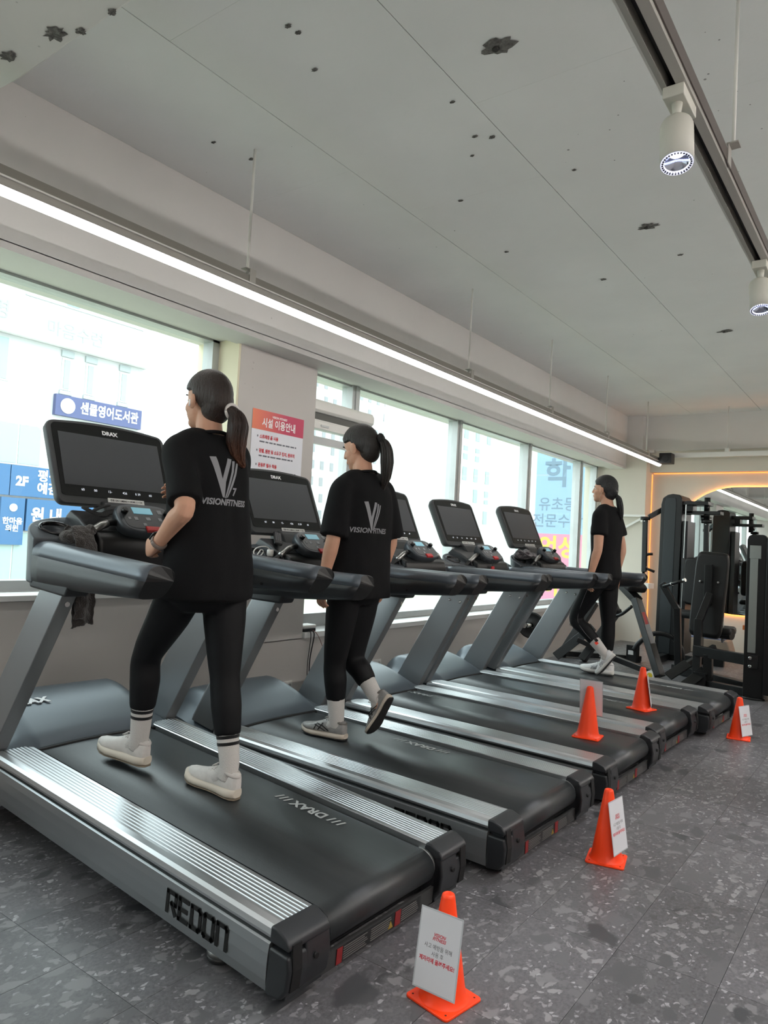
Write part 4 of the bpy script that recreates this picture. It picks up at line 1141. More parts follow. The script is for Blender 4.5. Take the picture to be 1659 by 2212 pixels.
def fabric(name, col, rough=0.85, bump=0.25, bscale=350, sheen=0.2):
    m = mat(name, col, rough, spec=0.25, bump=bump, bscale=bscale)
    m.node_tree.nodes['Principled BSDF'].inputs['Sheen Weight'].default_value = sheen
    return m
P_SKIN = mat('skin', rgb(206, 158, 132), 0.5, spec=0.35, sub=0.08, var=0.05, vscale=18)
P_TEE = fabric('black_cotton', (0.0042, 0.0042, 0.005, 1), 0.85, 0.35, 500, 0.0)
P_LEG = fabric('black_leggings', (0.0028, 0.003, 0.004, 1), 0.6, 0.05, 600, 0.0)
P_SOCK = fabric('white_sock', rgb(206, 202, 198), 0.9, 0.5, 300)
P_STRIPE = fabric('sock_stripe', (0.008, 0.008, 0.009, 1), 0.9)
P_LOGO = mat('shirt_print', rgb(138, 138, 142), 0.7)
def hair_mat(name, c0, c1, rough=0.42):
    m = mat(name, c0, rough, spec=0.45, bump=1.0, bscale=30, var=0.0, stretch=(7, 9, 1.0))
    nt = m.node_tree; b = nt.nodes['Principled BSDF']
    tc = nt.nodes.new('ShaderNodeTexCoord'); sp = nt.nodes.new('ShaderNodeSeparateXYZ'); nt.links.new(tc.outputs['Generated'], sp.inputs[0])
    cr = nt.nodes.new('ShaderNodeValToRGB'); cr.color_ramp.elements[0].color = c1; cr.color_ramp.elements[1].color = c0; cr.color_ramp.elements[1].position = 0.55
    nt.links.new(sp.outputs[2], cr.inputs[0]); nt.links.new(cr.outputs[0], b.inputs['Base Color'])
    return m
H_BRN = hair_mat('hair_brown', (0.026, 0.0135, 0.0095, 1), (0.024, 0.0125, 0.009, 1)); H_BRN2 = hair_mat('hair_brown_tail', (0.028, 0.0135, 0.009, 1), (0.110, 0.036, 0.015, 1))
H_DRK = hair_mat('hair_dark', (0.013, 0.009, 0.007, 1), (0.015, 0.010, 0.008, 1)); H_BLK = hair_mat('hair_black', (0.0045, 0.0045, 0.005, 1), (0.004, 0.004, 0.0045, 1))

def hand(mb, wrist, along, palm_n, thumb, curl, size=1.0):
    """five-fingered hand: along = wrist to knuckles, palm_n = out of the palm, thumb = side the thumb leaves"""
    a = Vector(along).normalized(); p = Vector(palm_n); p = (p - a * p.dot(a)).normalized(); t = Vector(thumb); t = (t - a * t.dot(a) - p * t.dot(p)).normalized()
    w = Vector(wrist); s = size
    # palm: flattened loft
    rings = []
    for u, hw, th in ((-0.015, 0.021, 0.017), (0.0, 0.024, 0.017), (0.03, 0.034, 0.0155), (0.06, 0.040, 0.014), (0.082, 0.040, 0.0125), (0.092, 0.034, 0.009)):
        c = w + a * (u * s)
        rings.append([c + t * (math.copysign(abs(math.cos(x)) ** 0.75, math.cos(x)) * hw * s) + p * (math.copysign(abs(math.sin(x)) ** 0.75, math.sin(x)) * th * s) for x in [2 * PI * k / 16 for k in range(16)]])
    mb.loft(rings, True, True, True)
    for off, L, cc in ((0.030, 0.072, 1.0), (0.0105, 0.080, 1.03), (-0.010, 0.074, 1.06), (-0.0295, 0.058, 1.1)):
        q = w + a * (0.080 * s) + t * (off * s); d = (a + t * (off * 1.6)).normalized(); ang = 0
        pts = [q - d * 0.012]; rad = [0.0085 * s]
        for seg, da, r in ((0.46, 0.55, 0.0080), (0.30, 0.75, 0.0072), (0.24, 0.5, 0.0062)):
            ang += da * curl * cc
            dd = d * math.cos(ang) + p * math.sin(ang)
            q = q + dd * (L * seg * s); pts.append(q.copy()); rad.append(r * s)
        smooth_tube(mb, pts, rad, 10, 3)
    q = w + a * (0.022 * s) + t * (0.020 * s) + p * 0.004; pts = [q]; rad = [0.013 * s]
    d1 = (a * 0.62 + t * 0.68 + p * 0.38).normalized(); q = q + d1 * 0.034 * s; pts.append(q); rad.append(0.0105 * s)
    d2 = (a * 0.85 + t * (0.28 - 0.25 * curl) + p * (0.3 + 0.35 * curl)).normalized(); q = q + d2 * 0.030 * s; pts.append(q); rad.append(0.0085 * s)
    d3 = (a * 0.9 - t * 0.2 * curl + p * (0.2 + 0.5 * curl)).normalized(); q = q + d3 * 0.024 * s; pts.append(q); rad.append(0.007 * s)
    smooth_tube(mb, pts, rad, 10, 3)

def axes(lat, up):
    l = Vector(lat).normalized(); u = Vector(up); u = (u - l * u.dot(l)).normalized(); f = l.cross(u)
    return l, u, f                                        # left, up, forward
def torso(mb, J, table, n=24):
    """table rows: (t, half width, depth front, depth back); t 0 = crotch level ... 1 = neck base, along the spine"""
    sp = catmull(J['spine'], 8); L = [0]
    for i in range(1, len(sp)): L.append(L[-1] + (sp[i] - sp[i - 1]).length)
    def at(t):
        d = t * L[-1]
        for i in range(1, len(sp)):
            if L[i] >= d: return sp[i - 1].lerp(sp[i], (d - L[i - 1]) / (L[i] - L[i - 1] + 1e-9))
        return sp[-1]
    hipax = (J['hipL'] - J['hipR']).normalized(); shax = (J['shL'] - J['shR']).normalized()
    rings = []
    for row in table:
        t, hw, df, db = row[:4]; e = row[4] if len(row) > 4 else 2.3
        c = at(max(0, min(1, t))) + (V(0, 0, 1) * (t * L[-1]) if t < 0 else V(0, 0, 0))
        l, u, f = axes(hipax.lerp(shax, max(0, min(1, t))), V(0, 0, 1))
        ring = []
        for k in range(n):
            a = 2 * PI * k / n; sx, sy = superpt(a, hw, 1.0, e)
            ring.append(c + l * sx + f * (sy * (df if sy > 0 else db)))
        rings.append(ring)
    mb.loft(rings, True, True, True)

def build_person(J, voxel, gender_scale=1.0, head_M=None, curlL=0.9, curlR=0.8, palmL=None, palmR=None, hl=None, hr=None, thumbL=None, thumbR=None):
    b = MB()
    torso(b, J, [(-0.02, 0.10, 0.06, 0.07), (0.04, 0.15, 0.085, 0.105), (0.14, 0.163, 0.095, 0.115), (0.26, 0.145, 0.09, 0.095), (0.42, 0.122, 0.085, 0.075), (0.56, 0.128, 0.10, 0.08), (0.70, 0.142, 0.115, 0.085), (0.82, 0.155, 0.095, 0.085), (0.91, 0.145, 0.065, 0.07), (0.97, 0.085, 0.05, 0.055), (1.0, 0.058, 0.048, 0.05)])
    for s in 'LR':
        smooth_tube(b, [J['hip' + s] + V(0, 0, 0.02), J['hip' + s].lerp(J['kn' + s], 0.45), J['kn' + s], J['kn' + s].lerp(J['an' + s], 0.32), J['kn' + s].lerp(J['an' + s], 0.75), J['an' + s]], [0.088, 0.076, 0.053, 0.053, 0.036, 0.031], 16, 4)
        smooth_tube(b, [J['an' + s], J['heel' + s].lerp(J['toe' + s], 0.35) + J['fup' + s] * 0.045, J['heel' + s].lerp(J['toe' + s], 0.8) + J['fup' + s] * 0.028], [0.028, 0.027, 0.018], 12, 3)
        smooth_tube(b, [J['sh' + s], J['sh' + s].lerp(J['el' + s], 0.5), J['el' + s], J['el' + s].lerp(J['wr' + s], 0.3), J['el' + s].lerp(J['wr' + s], 0.75), J['wr' + s]], [0.052, 0.044, 0.037, 0.038, 0.028, 0.024], 14, 4)
    smooth_tube(b, [J['spine'][-1] + V(0, 0, -0.03), J['spine'][-1].lerp(J['head'], 0.4), J['head'] + head_M @ V(-0.005, 0, -0.055)], [0.056, 0.050, 0.048], 16, 4)
    hand(b, J['wrL'], hl, palmL, thumbL, curlL, 0.94); hand(b, J['wrR'], hr, palmR, thumbR, curlR, 0.94)
    # head: cranium, face, jaw, nose, lips, ears
    H = J['head']; M3 = head_M
    ellipsoid(b, H + M3 @ V(-0.010, 0, 0.018), 0.094, 0.073, 0.094, M3, 20, 14)
    ellipsoid(b, H + M3 @ V(0.030, 0, -0.045), 0.058, 0.058, 0.070, M3, 18, 12)
    ellipsoid(b, H + M3 @ V(0.062, 0, -0.090), 0.026, 0.030, 0.024, M3, 14, 10)
    ellipsoid(b, H + M3 @ V(0.045, 0.033, -0.035), 0.034, 0.026, 0.030, M3, 12, 8); ellipsoid(b, H + M3 @ V(0.045, -0.033, -0.035), 0.034, 0.026, 0.030, M3, 12, 8)
    smooth_tube(b, [H + M3 @ V(0.080, 0, 0.012), H + M3 @ V(0.092, 0, -0.015), H + M3 @ V(0.098, 0, -0.032)], [0.008, 0.010, 0.012], 10, 3)
    ellipsoid(b, H + M3 @ V(0.086, 0, -0.058), 0.010, 0.020, 0.006, M3, 12, 8); ellipsoid(b, H + M3 @ V(0.084, 0, -0.068), 0.010, 0.018, 0.006, M3, 12, 8)
    for sg in (1, -1):
        ellipsoid(b, H + M3 @ V(0.004, sg * 0.077, -0.020), 0.018, 0.009, 0.031, M3, 12, 8)
        ellipsoid(b, H + M3 @ V(-0.004, sg * 0.084, -0.012), 0.015, 0.006, 0.023, M3, 12, 8)
    return remesh(b, 'body', voxel, 3, 0.5)

def make_leggings(J, voxel, end=0.88, off=0.0065):
    b = MB()
    torso(b, J, [(-0.02, 0.105 + off, 0.065, 0.075), (0.04, 0.155 + off, 0.09, 0.112), (0.14, 0.168 + off, 0.10, 0.122), (0.26, 0.150 + off, 0.095, 0.10), (0.36, 0.132 + off, 0.09, 0.085)])
    for s in 'LR':
        sh = J['kn' + s].lerp(J['an' + s], end if not isinstance(end, dict) else end[s])
        smooth_tube(b, [J['hip' + s] + V(0, 0, 0.02), J['hip' + s].lerp(J['kn' + s], 0.45), J['kn' + s], J['kn' + s].lerp(J['an' + s], 0.32), J['kn' + s].lerp(J['an' + s], 0.62), sh], [0.096, 0.083, 0.059, 0.060, 0.050, 0.044], 18, 5, blunt=True)
    return remesh(b, 'leggings', voxel, 6, 0.5)

def make_shirt(J, voxel, hem, sleeve, sl_r, table, seed, amp=0.006):
    b = MB()
    torso(b, J, table, 28)
    for s in 'LR':
        a, e = J['sh' + s], J['el' + s]
        d = (e - a).normalized(); end = a.lerp(e, sleeve)
        inn = (J['spine'][-1] - a); inn.z = 0; inn.normalize()
        smooth_tube(b, [a + inn * 0.05 + V(0, 0, 0.008), a + V(0, 0, -0.01), a.lerp(e, sleeve * 0.5), end], [0.056, 0.062, sl_r * 0.96, sl_r * 1.04], 20, 5, blunt=True)
        smooth_tube(b, [J['spine'][-1] + V(0, 0, -0.045), a.lerp(J['spine'][-1], 0.45) + V(0, 0, 0.002), a + V(0, 0, -0.012)], [0.052, 0.056, 0.056], 16, 4)
    me = remesh(b, 't_shirt', voxel, 22, 0.6)
    nv = len(me.vertices); co = [0.0] * (nv * 3); no = [0.0] * (nv * 3)
    me.vertices.foreach_get('co', co); me.vertices.foreach_get('normal', no)
    zt = J['spine'][-1].z
    for i in range(nv):
        x, y, z = co[3 * i:3 * i + 3]
        w = noise.noise(V(x * 7 + seed, y * 7, z * 3.2)) * 0.9 + noise.noise(V(x * 16, y * 16 + seed, z * 9 + x * 8)) * 0.55
        w *= amp * (0.5 + 0.8 * max(0, min(1, (zt - z) / 0.45)))
        for k in range(3): co[3 * i + k] += no[3 * i + k] * w
    me.vertices.foreach_set('co', co)
    me.update()
    return me

def shoe(parent, inv, heel, toe, up, side, mats, size=1.0, stripes=False, chunky=0.0):
    """shoe in a heel-to-toe frame; sole, upper, laces, collar"""
    heel = Vector(heel); toe = Vector(toe); x = (toe - heel); Ln = x.length; x.normalize()
    z = Vector(up); z = (z - x * z.dot(x)).normalized(); y = z.cross(x)
    M = Matrix(((x.x, y.x, z.x, heel.x), (x.y, y.y, z.y, heel.y), (x.z, y.z, z.z, heel.z), (0, 0, 0, 1)))
    k = Ln / 0.26
    st = [(-0.012, 0.018, 0.0), (0.0, 0.029, 0.0), (0.03, 0.035, 0.0), (0.08, 0.034, 0.003), (0.13, 0.038, 0.004), (0.18, 0.047, 0.002), (0.215, 0.046, -0.002), (0.245, 0.036, -0.004), (0.262, 0.018, -0.004)]
    def section(u, w, yo, z0, z1, nn=14, wt=1.0):
        pts = []
        for j in range(nn):
            a = 2 * PI * j / nn; sx, sy = superpt(a, 1, 1, 3.0)
            zz = z0 + (z1 - z0) * (sy + 1) / 2; ww = w * (1 + (wt - 1) * (sy + 1) / 2)
            pts.append(M @ (Vector((u, yo + sx * ww, zz)) * k))
        return pts
    spring = lambda u: 0.014 * max(0, (u - 0.19) / 0.07) ** 2
    so = MB(); so.loft([section(u, w + 0.003, yo * side, 0.0 + spring(u) + (0.006 * max(0, (0.01 - u) / 0.02)), (0.033 + chunky - 0.006 * min(1, max(0, u) / 0.2)) + spring(u)) for u, w, yo in st], True, True, True)
    up_ = MB()
    prof = [(-0.010, 0.016, 0.080), (0.0, 0.027, 0.094), (0.03, 0.033, 0.090), (0.055, 0.034, 0.088), (0.08, 0.034, 0.094), (0.105, 0.036, 0.092), (0.14, 0.041, 0.078), (0.18, 0.044, 0.064), (0.215, 0.043, 0.054), (0.243, 0.033, 0.044), (0.258, 0.015, 0.034)]
    up_.loft([section(u, w, 0.002 * side, 0.022 + spring(u), h + chunky * 0.6 + spring(u), 18, 0.62 if u > 0.07 else 0.72) for u, w, h in prof], True, True, True)
    s = up_.build('shoe', mats[0], parent); s.matrix_parent_inverse = inv
    so.build('sole', mats[1], s)
    ou = MB(); ou.loft([section(u, w + 0.001, yo * side, -0.002 + spring(u), 0.004 + spring(u)) for u, w, yo in st], True, True, True); ou.build('outsole', mats[2], s)
    lc = MB()
    for i, u in enumerate((0.098, 0.114, 0.130, 0.146, 0.162)):
        h = 0.094 - (u - 0.095) * 0.46 + chunky * 0.6
        for sg in (1, -1):
            lc.tube([M @ (Vector((u + 0.006, -sg * 0.020, h - 0.006)) * k), M @ (Vector((u, 0, h + 0.004)) * k), M @ (Vector((u - 0.008, sg * 0.021, h - 0.005)) * k)], 0.0026 * k, 6)
    for sg in (1, -1):
        lc.tube([M @ (Vector((0.092, 0, 0.100 + chunky * 0.6)) * k), M @ (Vector((0.085, sg * 0.022, 0.114 + chunky * 0.6)) * k), M @ (Vector((0.10, sg * 0.036, 0.102 + chunky * 0.6)) * k), M @ (Vector((0.100, sg * 0.012, 0.098 + chunky * 0.6)) * k)], 0.0026 * k, 6)
    lc.build('laces', mats[3], s)
    cl = MB(); cl.tube([M @ (Vector((0.040 + 0.046 * math.cos(a), 0.026 * math.sin(a), 0.091 + 0.012 * math.cos(a) + chunky * 0.6)) * k) for a in [2 * PI * j / 20 for j in range(21)]], 0.0065 * k, 8); cl.build('collar', mats[4], s)
    if stripes:
        for sg in (1, -1):
            sm_ = MB()
            for (a, b_, c_) in (((0.075, 0.040), (0.115, 0.058), (0.150, 0.066)), ((0.095, 0.036), (0.140, 0.050), (0.165, 0.058)), ((0.115, 0.072), (0.13, 0.05), (0.14, 0.034)), ((0.155, 0.062), (0.16, 0.046), (0.165, 0.032))):
                sm_.tube([M @ (Vector((u, sg * (0.0405 - (h - 0.03) * 0.20), h)) * k) for u, h in (a, b_, c_)], 0.0028 * k, 6)
            sm_.build('side_stripes', mats[5], s)
    return s

def sock(parent, inv, ank, knee, heel_top, z_len, r0, r1, m, fdir=Vector((0, 0, 0))):
    d = (knee - ank).normalized()
    return_ = MB(); P = [heel_top, ank, ank + d * z_len * 0.5, ank + d * z_len]
    C = catmull(P, 5); rr = lerp_list([0.036, r0, (r0 + r1) / 2, r1], 5)
    return_.tube(C, rr, 20)
    smooth_tube(return_, [ank - d * 0.01, heel_top + (heel_top - ank) * 0.25 + fdir * 0.045], [0.036, 0.030], 14, 4)
    o = return_.build('sock', m, parent); o.matrix_parent_inverse = inv
    return o, d

def hair_cap(parent, inv, H, M3, m, name='hair', line=0.30, nape=-0.62, puff=1.0, part=False, low=1.0):
    b = MB()
    def fn(d):
        front = d.x * 0.86 - d.z * 0.50            # forward and low = face
        f = (front - line) / 0.12
        lowb = (nape - d.z + 0.35 * max(0, d.x + 0.5)) / 0.08
        ear = 0.0
        if d.z < 0.08: ear = (d.x - (0.16 - 0.55 * max(0, 0.0 - d.z))) / 0.12
        t = max(0, min(1, max(f, lowb, ear)))
        t = t * t * (3 - 2 * t)
        k = (1.095 * puff) * (1 - t) + 0.86 * t
        if part: k *= 1 - 0.02 * math.exp(-(d.y / 0.05) ** 2) * (1 if d.z > 0.5 else 0)
        k *= 1 + 0.006 * math.sin(d.y * 60 + d.z * 20)
        return k
    ellipsoid(b, H + M3 @ V(-0.010, 0, 0.018), 0.096, 0.0765, 0.097, M3, 56, 40, fn)
    ellipsoid(b, H + M3 @ V(-0.050, 0, -0.040), 0.052, 0.066, 0.062 * low, M3, 24, 16)
    ellipsoid(b, H + M3 @ V(-0.068, 0, -0.010), 0.048, 0.064, 0.070, M3, 24, 16)
    me = remesh(b, name, 0.004, 7, 0.6)
    return link(me, name, m, parent, inv)
def ponytail(parent, inv, pts, rads, m, seed, nst=22, flat=1.0):
    C = catmull(pts, 7); R_ = lerp_list(rads, 7); b = MB(); rnd = random.Random(seed)
    b.tube(C, [r * 0.82 for r in R_], 18)
    for k in range(nst):
        a = rnd.uniform(0, 2 * PI); f = rnd.uniform(0.55, 0.95); w = rnd.uniform(-0.5, 0.5)
        S = []
        for i, c in enumerate(C):
            u = i / (len(C) - 1); aa = a + w * u
            S.append(c + V(math.cos(aa), math.sin(aa), 0) * (R_[i] * f))
        e = rnd.randint(0, 3); S = S[:len(S) - e]
        b.tube(S, [R_[i] * 0.30 * (1 - 0.75 * (i / (len(S) - 1)) ** 3) + 0.001 for i in range(len(S))], 7)
    o = b.build('ponytail', m, parent); o.matrix_parent_inverse = inv; return o

def shirt_print(shirt_me, polys, origin, right, up, parent, inv, m, name):
    """flat print wrapped onto the back of the shirt"""
    bvh = BVHTree.FromPolygons([v.co[:] for v in shirt_me.vertices], [p.vertices[:] for p in shirt_me.polygons])
    r_ = Vector(right).normalized(); u_ = Vector(up).normalized(); n_ = r_.cross(u_)
    def wrap(me):
        bm = bmesh.new(); bm.from_mesh(me)
        for _ in range(2):
            long_ = [e for e in bm.edges if e.calc_length() > 0.012]
            if long_: bmesh.ops.subdivide_edges(bm, edges=long_, cuts=1, use_grid_fill=False)
        bmesh.ops.triangulate(bm, faces=bm.faces)
        for v in bm.verts:
            p = Vector(origin) + r_ * v.co.x + u_ * v.co.y
            hit = bvh.ray_cast(p + n_ * 0.3, -n_)
            if hit[0] is not None: p = hit[0]
            v.co = p + n_ * 0.0016
        bm.to_mesh(me); bm.free(); return me
    out = MB()
    me = bpy.data.meshes.new(name)
    vs, fs = [], []
    for P in polys:
        o = len(vs); vs += [(x, y, 0) for x, y in P]; fs.append(list(range(o, o + len(P))))
    me.from_pydata(vs, [], fs)
    bm = bmesh.new(); bm.from_mesh(me); bmesh.ops.triangulate(bm, faces=bm.faces); bm.to_mesh(me); bm.free()
    me = wrap(me)
    o = link(me, name, m, parent, inv)
    return wrap, o

EMB = [[(2, 45), (50, 40), (78, 150), (94, 225), (122, 120), (145, 42), (182, 46), (156, 130), (122, 250), (108, 385), (92, 380)],
       [(188, 60), (214, 58), (200, 150), (168, 250), (122, 388), (112, 386), (150, 250), (178, 150)],
       [(228, 75), (248, 72), (226, 175), (190, 270), (138, 380), (128, 382), (172, 260), (206, 170)],
       [(240, 8), (256, 8), (256, 24), (274, 24), (274, 40), (256, 40), (256, 58), (240, 58), (240, 40), (222, 40), (222, 24), (240, 24)]]
def emblem(w, h):
    return [[((x - 135) / 275 * w, (195 - y) / 390 * h) for x, y in P] for P in EMB]

def person_root(name, loc, label):
    t = empty(name, loc); tag(t, label, 'person', 'women walking on the treadmills'); return t, Matrix.Translation(-Vector(loc))
def eyes(t, inv, H, M3):
    for sg in (1, -1):
        b = MB(); ellipsoid(b, H + M3 @ V(0.0640, sg * 0.031, -0.004), 0.009, 0.0115, 0.008, M3, 14, 10); o = b.build('eye', mat('eye_white', rgb(230, 226, 222), 0.3), t); o.matrix_parent_inverse = inv
        b = MB(); ellipsoid(b, H + M3 @ V(0.0695, sg * 0.031, -0.004), 0.0050, 0.0060, 0.0060, M3, 12, 8); b.build('iris', mat('eye_dark', rgb(30, 20, 16), 0.2), o)
        b = MB(); b.tube([H + M3 @ V(0.079, sg * 0.018, 0.017), H + M3 @ V(0.081, sg * 0.033, 0.021), H + M3 @ V(0.071, sg * 0.046, 0.017)], 0.003, 6); o = b.build('eyebrow', H_DRK, t); o.matrix_parent_inverse = inv

# head frame: x forward, y left, z up
def head_matrix(fwd, pitch, roll=0.0):
    f = Vector(fwd).normalized(); l = V(0, 0, 1).cross(f).normalized()
    f2 = (f * math.cos(pitch) - V(0, 0, 1) * math.sin(pitch)).normalized(); u = f2.cross(l).normalized()
    return Matrix(((f2.x, l.x, u.x), (f2.y, l.y, u.y), (f2.z, l.z, u.z)))

FW = V(-1, 0.03, 0)
SHOE_W = (mat('shoe_white', rgb(206, 202, 198), 0.6, var=0.08, vscale=30), mat('sole_cream', rgb(205, 196, 182), 0.6), mat('outsole_tan', rgb(120, 108, 92), 0.7), mat('lace_white', rgb(214, 210, 206), 0.8), mat('collar_white', rgb(196, 190, 186), 0.8))
SHOE_S = (mat('shoe_silver', rgb(150, 148, 146), 0.5, 0.25, var=0.12, vscale=40), mat('sole_beige', rgb(196, 184, 170), 0.6), mat('outsole_black', rgb(22, 22, 23), 0.7), mat('lace_silver', rgb(170, 168, 166), 0.8), mat('collar_grey', rgb(110, 106, 102), 0.8), mat('stripe_black', rgb(18, 18, 20), 0.5))
SHOE_R = (mat('shoe_pure_white', rgb(226, 226, 226), 0.55, var=0.06, vscale=40), mat('sole_white', rgb(214, 212, 208), 0.6), mat('outsole_grey', rgb(52, 52, 54), 0.7), mat('lace_pure', rgb(230, 230, 230), 0.8), mat('collar_light', rgb(214, 214, 216), 0.8), mat('stripe_silver', rgb(170, 172, 176), 0.35, 0.5))

# ---------------------------------------------------------------- woman on the raised treadmill
def woman_one():
    J = dict(spine=[V(-2.235, 1.893, 0.955), V(-2.235, 1.893, 1.08), V(-2.235, 1.893, 1.24), V(-2.250, 1.893, 1.43), V(-2.262, 1.893, 1.60), V(-2.272, 1.893, 1.645)],
             hipL=V(-2.245, 1.812, 1.06), hipR=V(-2.225, 1.975, 1.06), shL=V(-2.262, 1.738, 1.565), shR=V(-2.275, 2.046, 1.575),
             elL=V(-2.122, 1.675, 1.335), elR=V(-2.352, 2.088, 1.325), wrL=V(-2.292, 1.695, 1.196), wrR=V(-2.520, 2.000, 1.372),
             knL=V(-2.485, 1.825, 0.745), anL=V(-2.512, 1.832, 0.395), heelL=V(-2.478, 1.842, 0.298), toeL=V(-2.742, 1.812, 0.318), fupL=V(0.06, 0, 1),
             knR=V(-2.165, 1.955, 0.690), anR=V(-2.098, 1.948, 0.345), heelR=V(-2.058, 1.946, 0.245), toeR=V(-2.318, 1.940, 0.264), fupR=V(0.0, 0, 1),
             head=V(-2.300, 1.892, 1.782))
    t, inv = person_root('person', (-2.24, 1.893, 0.26), 'woman with brown ponytail, black logo shirt and striped white socks, hand forward')
    HM = head_matrix(V(-1, -0.10, 0), 0.02)
    body = build_person(J, 0.0042, 1, HM, curlL=1.25, curlR=1.0, palmL=V(0, 1, -0.1), thumbL=V(-0.3, 0, 1), hl=V(-0.95, 0.18, -0.22), palmR=V(0, -1, 0), thumbR=V(0, 0, 1), hr=V(-0.8, -0.25, 0.5))
    link(body, 'body', P_SKIN, t, inv)
    link(make_leggings(J, 0.008, {'L': 0.57, 'R': 0.59}), 'leggings', P_LEG, t, inv)
    tbl = [(0.05, 0.190, 0.125, 0.150), (0.10, 0.192, 0.128, 0.150), (0.25, 0.184, 0.125, 0.138), (0.42, 0.178, 0.118, 0.118), (0.58, 0.176, 0.130, 0.115), (0.72, 0.172, 0.132, 0.116), (0.84, 0.166, 0.112, 0.110), (0.92, 0.135, 0.078, 0.086), (0.975, 0.085, 0.056, 0.062), (0.995, 0.062, 0.050, 0.054)]
    sh = make_shirt(J, 0.008, 1.0, 0.93, 0.065, tbl, 3.1, 0.007)
    link(sh, 't_shirt', P_TEE, t, inv)
    ri, up_ = V(0, 1, 0), V(0, 0, 1)
    # print on the back
    o = at_x(494, 1028, -2.13)
    wrap, eo = shirt_print(sh, emblem(0.150, 0.176), o, ri, up_, t, inv, P_LOGO, 'shirt_emblem')
    p = at_x(485, 1085, -2.13)
    def word(s, size, px, py, **kw):
        me = text_mesh(s, size, **kw); q = at_x(px, py, -2.13) - o
        me.transform(Matrix.Translation((q.y, q.z, 0))); link(wrap(me), 'shirt_lettering', P_LOGO, t, inv)
    word('VISIONFITNESS', 0.033, 489, 1086, bold=0.0013, shear=0.18, sx=0.95); word('7', 0.042, 507, 1064, bold=0.0016, shear=0.1)
    # neck band, hair, tie, earbud, watch
    b = MB(); c = V(-2.268, 1.893, 1.634)
    b.tube([c + V(0.062 * math.cos(a), 0.067 * math.sin(a), 0.012 * math.cos(a)) for a in [2 * PI * k / 28 for k in range(29)]], 0.0075, 8); x = b.build('neck_band', P_TEE, t); x.matrix_parent_inverse = inv
    hair_cap(t, inv, J['head'], HM, H_BRN, nape=-0.95, line=0.46)
    R0 = J['head'] + HM @ V(-0.100, -0.012, -0.045)
    pt = [R0, R0 + V(0.035, 0.012, -0.015), R0 + V(0.048, 0.016, -0.065), R0 + V(0.042, 0.018, -0.13), R0 + V(0.045, 0.030, -0.19), R0 + V(0.058, 0.055, -0.225)]
    ponytail(t, inv, pt, [0.026, 0.026, 0.036, 0.036, 0.026, 0.007], H_BRN2, 5)
    b = MB(); b.tube([R0 + V(0.022, 0.006, -0.008) + HM @ V(0.006 * math.cos(a), 0.029 * math.cos(a), 0.029 * math.sin(a)) for a in [2 * PI * k / 24 for k in range(25)]], 0.0065, 8); x = b.build('hair_tie', mat('tie_white', rgb(214, 208, 204), 0.7), t); x.matrix_parent_inverse = inv
    b = MB(); b.tube([J['head'] + HM @ V(0.006, 0.084, -0.014), J['head'] + HM @ V(0.010, 0.086, -0.040)], [0.006, 0.0035], 10); x = b.build('earbud', mat('earbud_white', rgb(240, 240, 240), 0.3), t); x.matrix_parent_inverse = inv
    d = (J['wrL'] - J['elL']).normalized(); cw = J['wrL'] - d * 0.012; l_, u2, f2 = axes(V(0, 0, 1).cross(d), d)
    b = MB(); b.tube([cw + l_ * (0.029 * math.cos(a)) + f2 * (0.029 * math.sin(a)) for a in [2 * PI * k / 24 for k in range(25)]], [(0.0035, 0.0095)] * 25, 10, up=l_); x = b.build('watch_strap', mat('strap_taupe', rgb(126, 112, 104), 0.6), t); x.matrix_parent_inverse = inv
    fdir = V(-0.35, -0.2, 0.9).normalized(); fdir = (fdir - d * fdir.dot(d)).normalized(); sd = d.cross(fdir)
    Mw = Matrix(((sd.x, d.x, fdir.x, cw.x), (sd.y, d.y, fdir.y, cw.y), (sd.z, d.z, fdir.z, cw.z), (0, 0, 0, 1)))
    b = MB(); b.box(-0.018, 0.018, -0.02, 0.02, 0.026, 0.037, Mw); x = b.build('watch_face', mat('watch_black', rgb(16, 16, 18), 0.2), t, 0.004); x.matrix_parent_inverse = inv
    eyes(t, inv, J['head'], HM)
    # socks with two black rings, sneakers
    for s in 'LR':
        ht = J['heel' + s].lerp(J['toe' + s], 0.2) + J['fup' + s] * 0.06
        so, d = sock(t, inv, J['an' + s] + (J['kn' + s] - J['an' + s]) * 0.05, J['kn' + s], ht, 0.135, 0.0375, 0.045, P_SOCK, (J['toe' + s] - J['heel' + s]).normalized())
        a = J['an' + s] + (J['kn' + s] - J['an' + s]) * 0.05
        for q in (0.075, 0.100):
            rr = 0.0375 + 0.0075 * q / 0.135 + 0.0012
            b = MB(); b.tube([a + d * q, a + d * (q + 0.012)], [rr, rr + 0.0006], 20); b.build('sock_ring', P_STRIPE, so)
        shoe(t, inv, J['heel' + s], J['toe' + s], J['fup' + s], 1 if s == 'L' else -1, SHOE_W, chunky=0.006)
    # small word on the leggings calf
    q = at_y(283, 1465, 1.775)
    return t
woman_one()

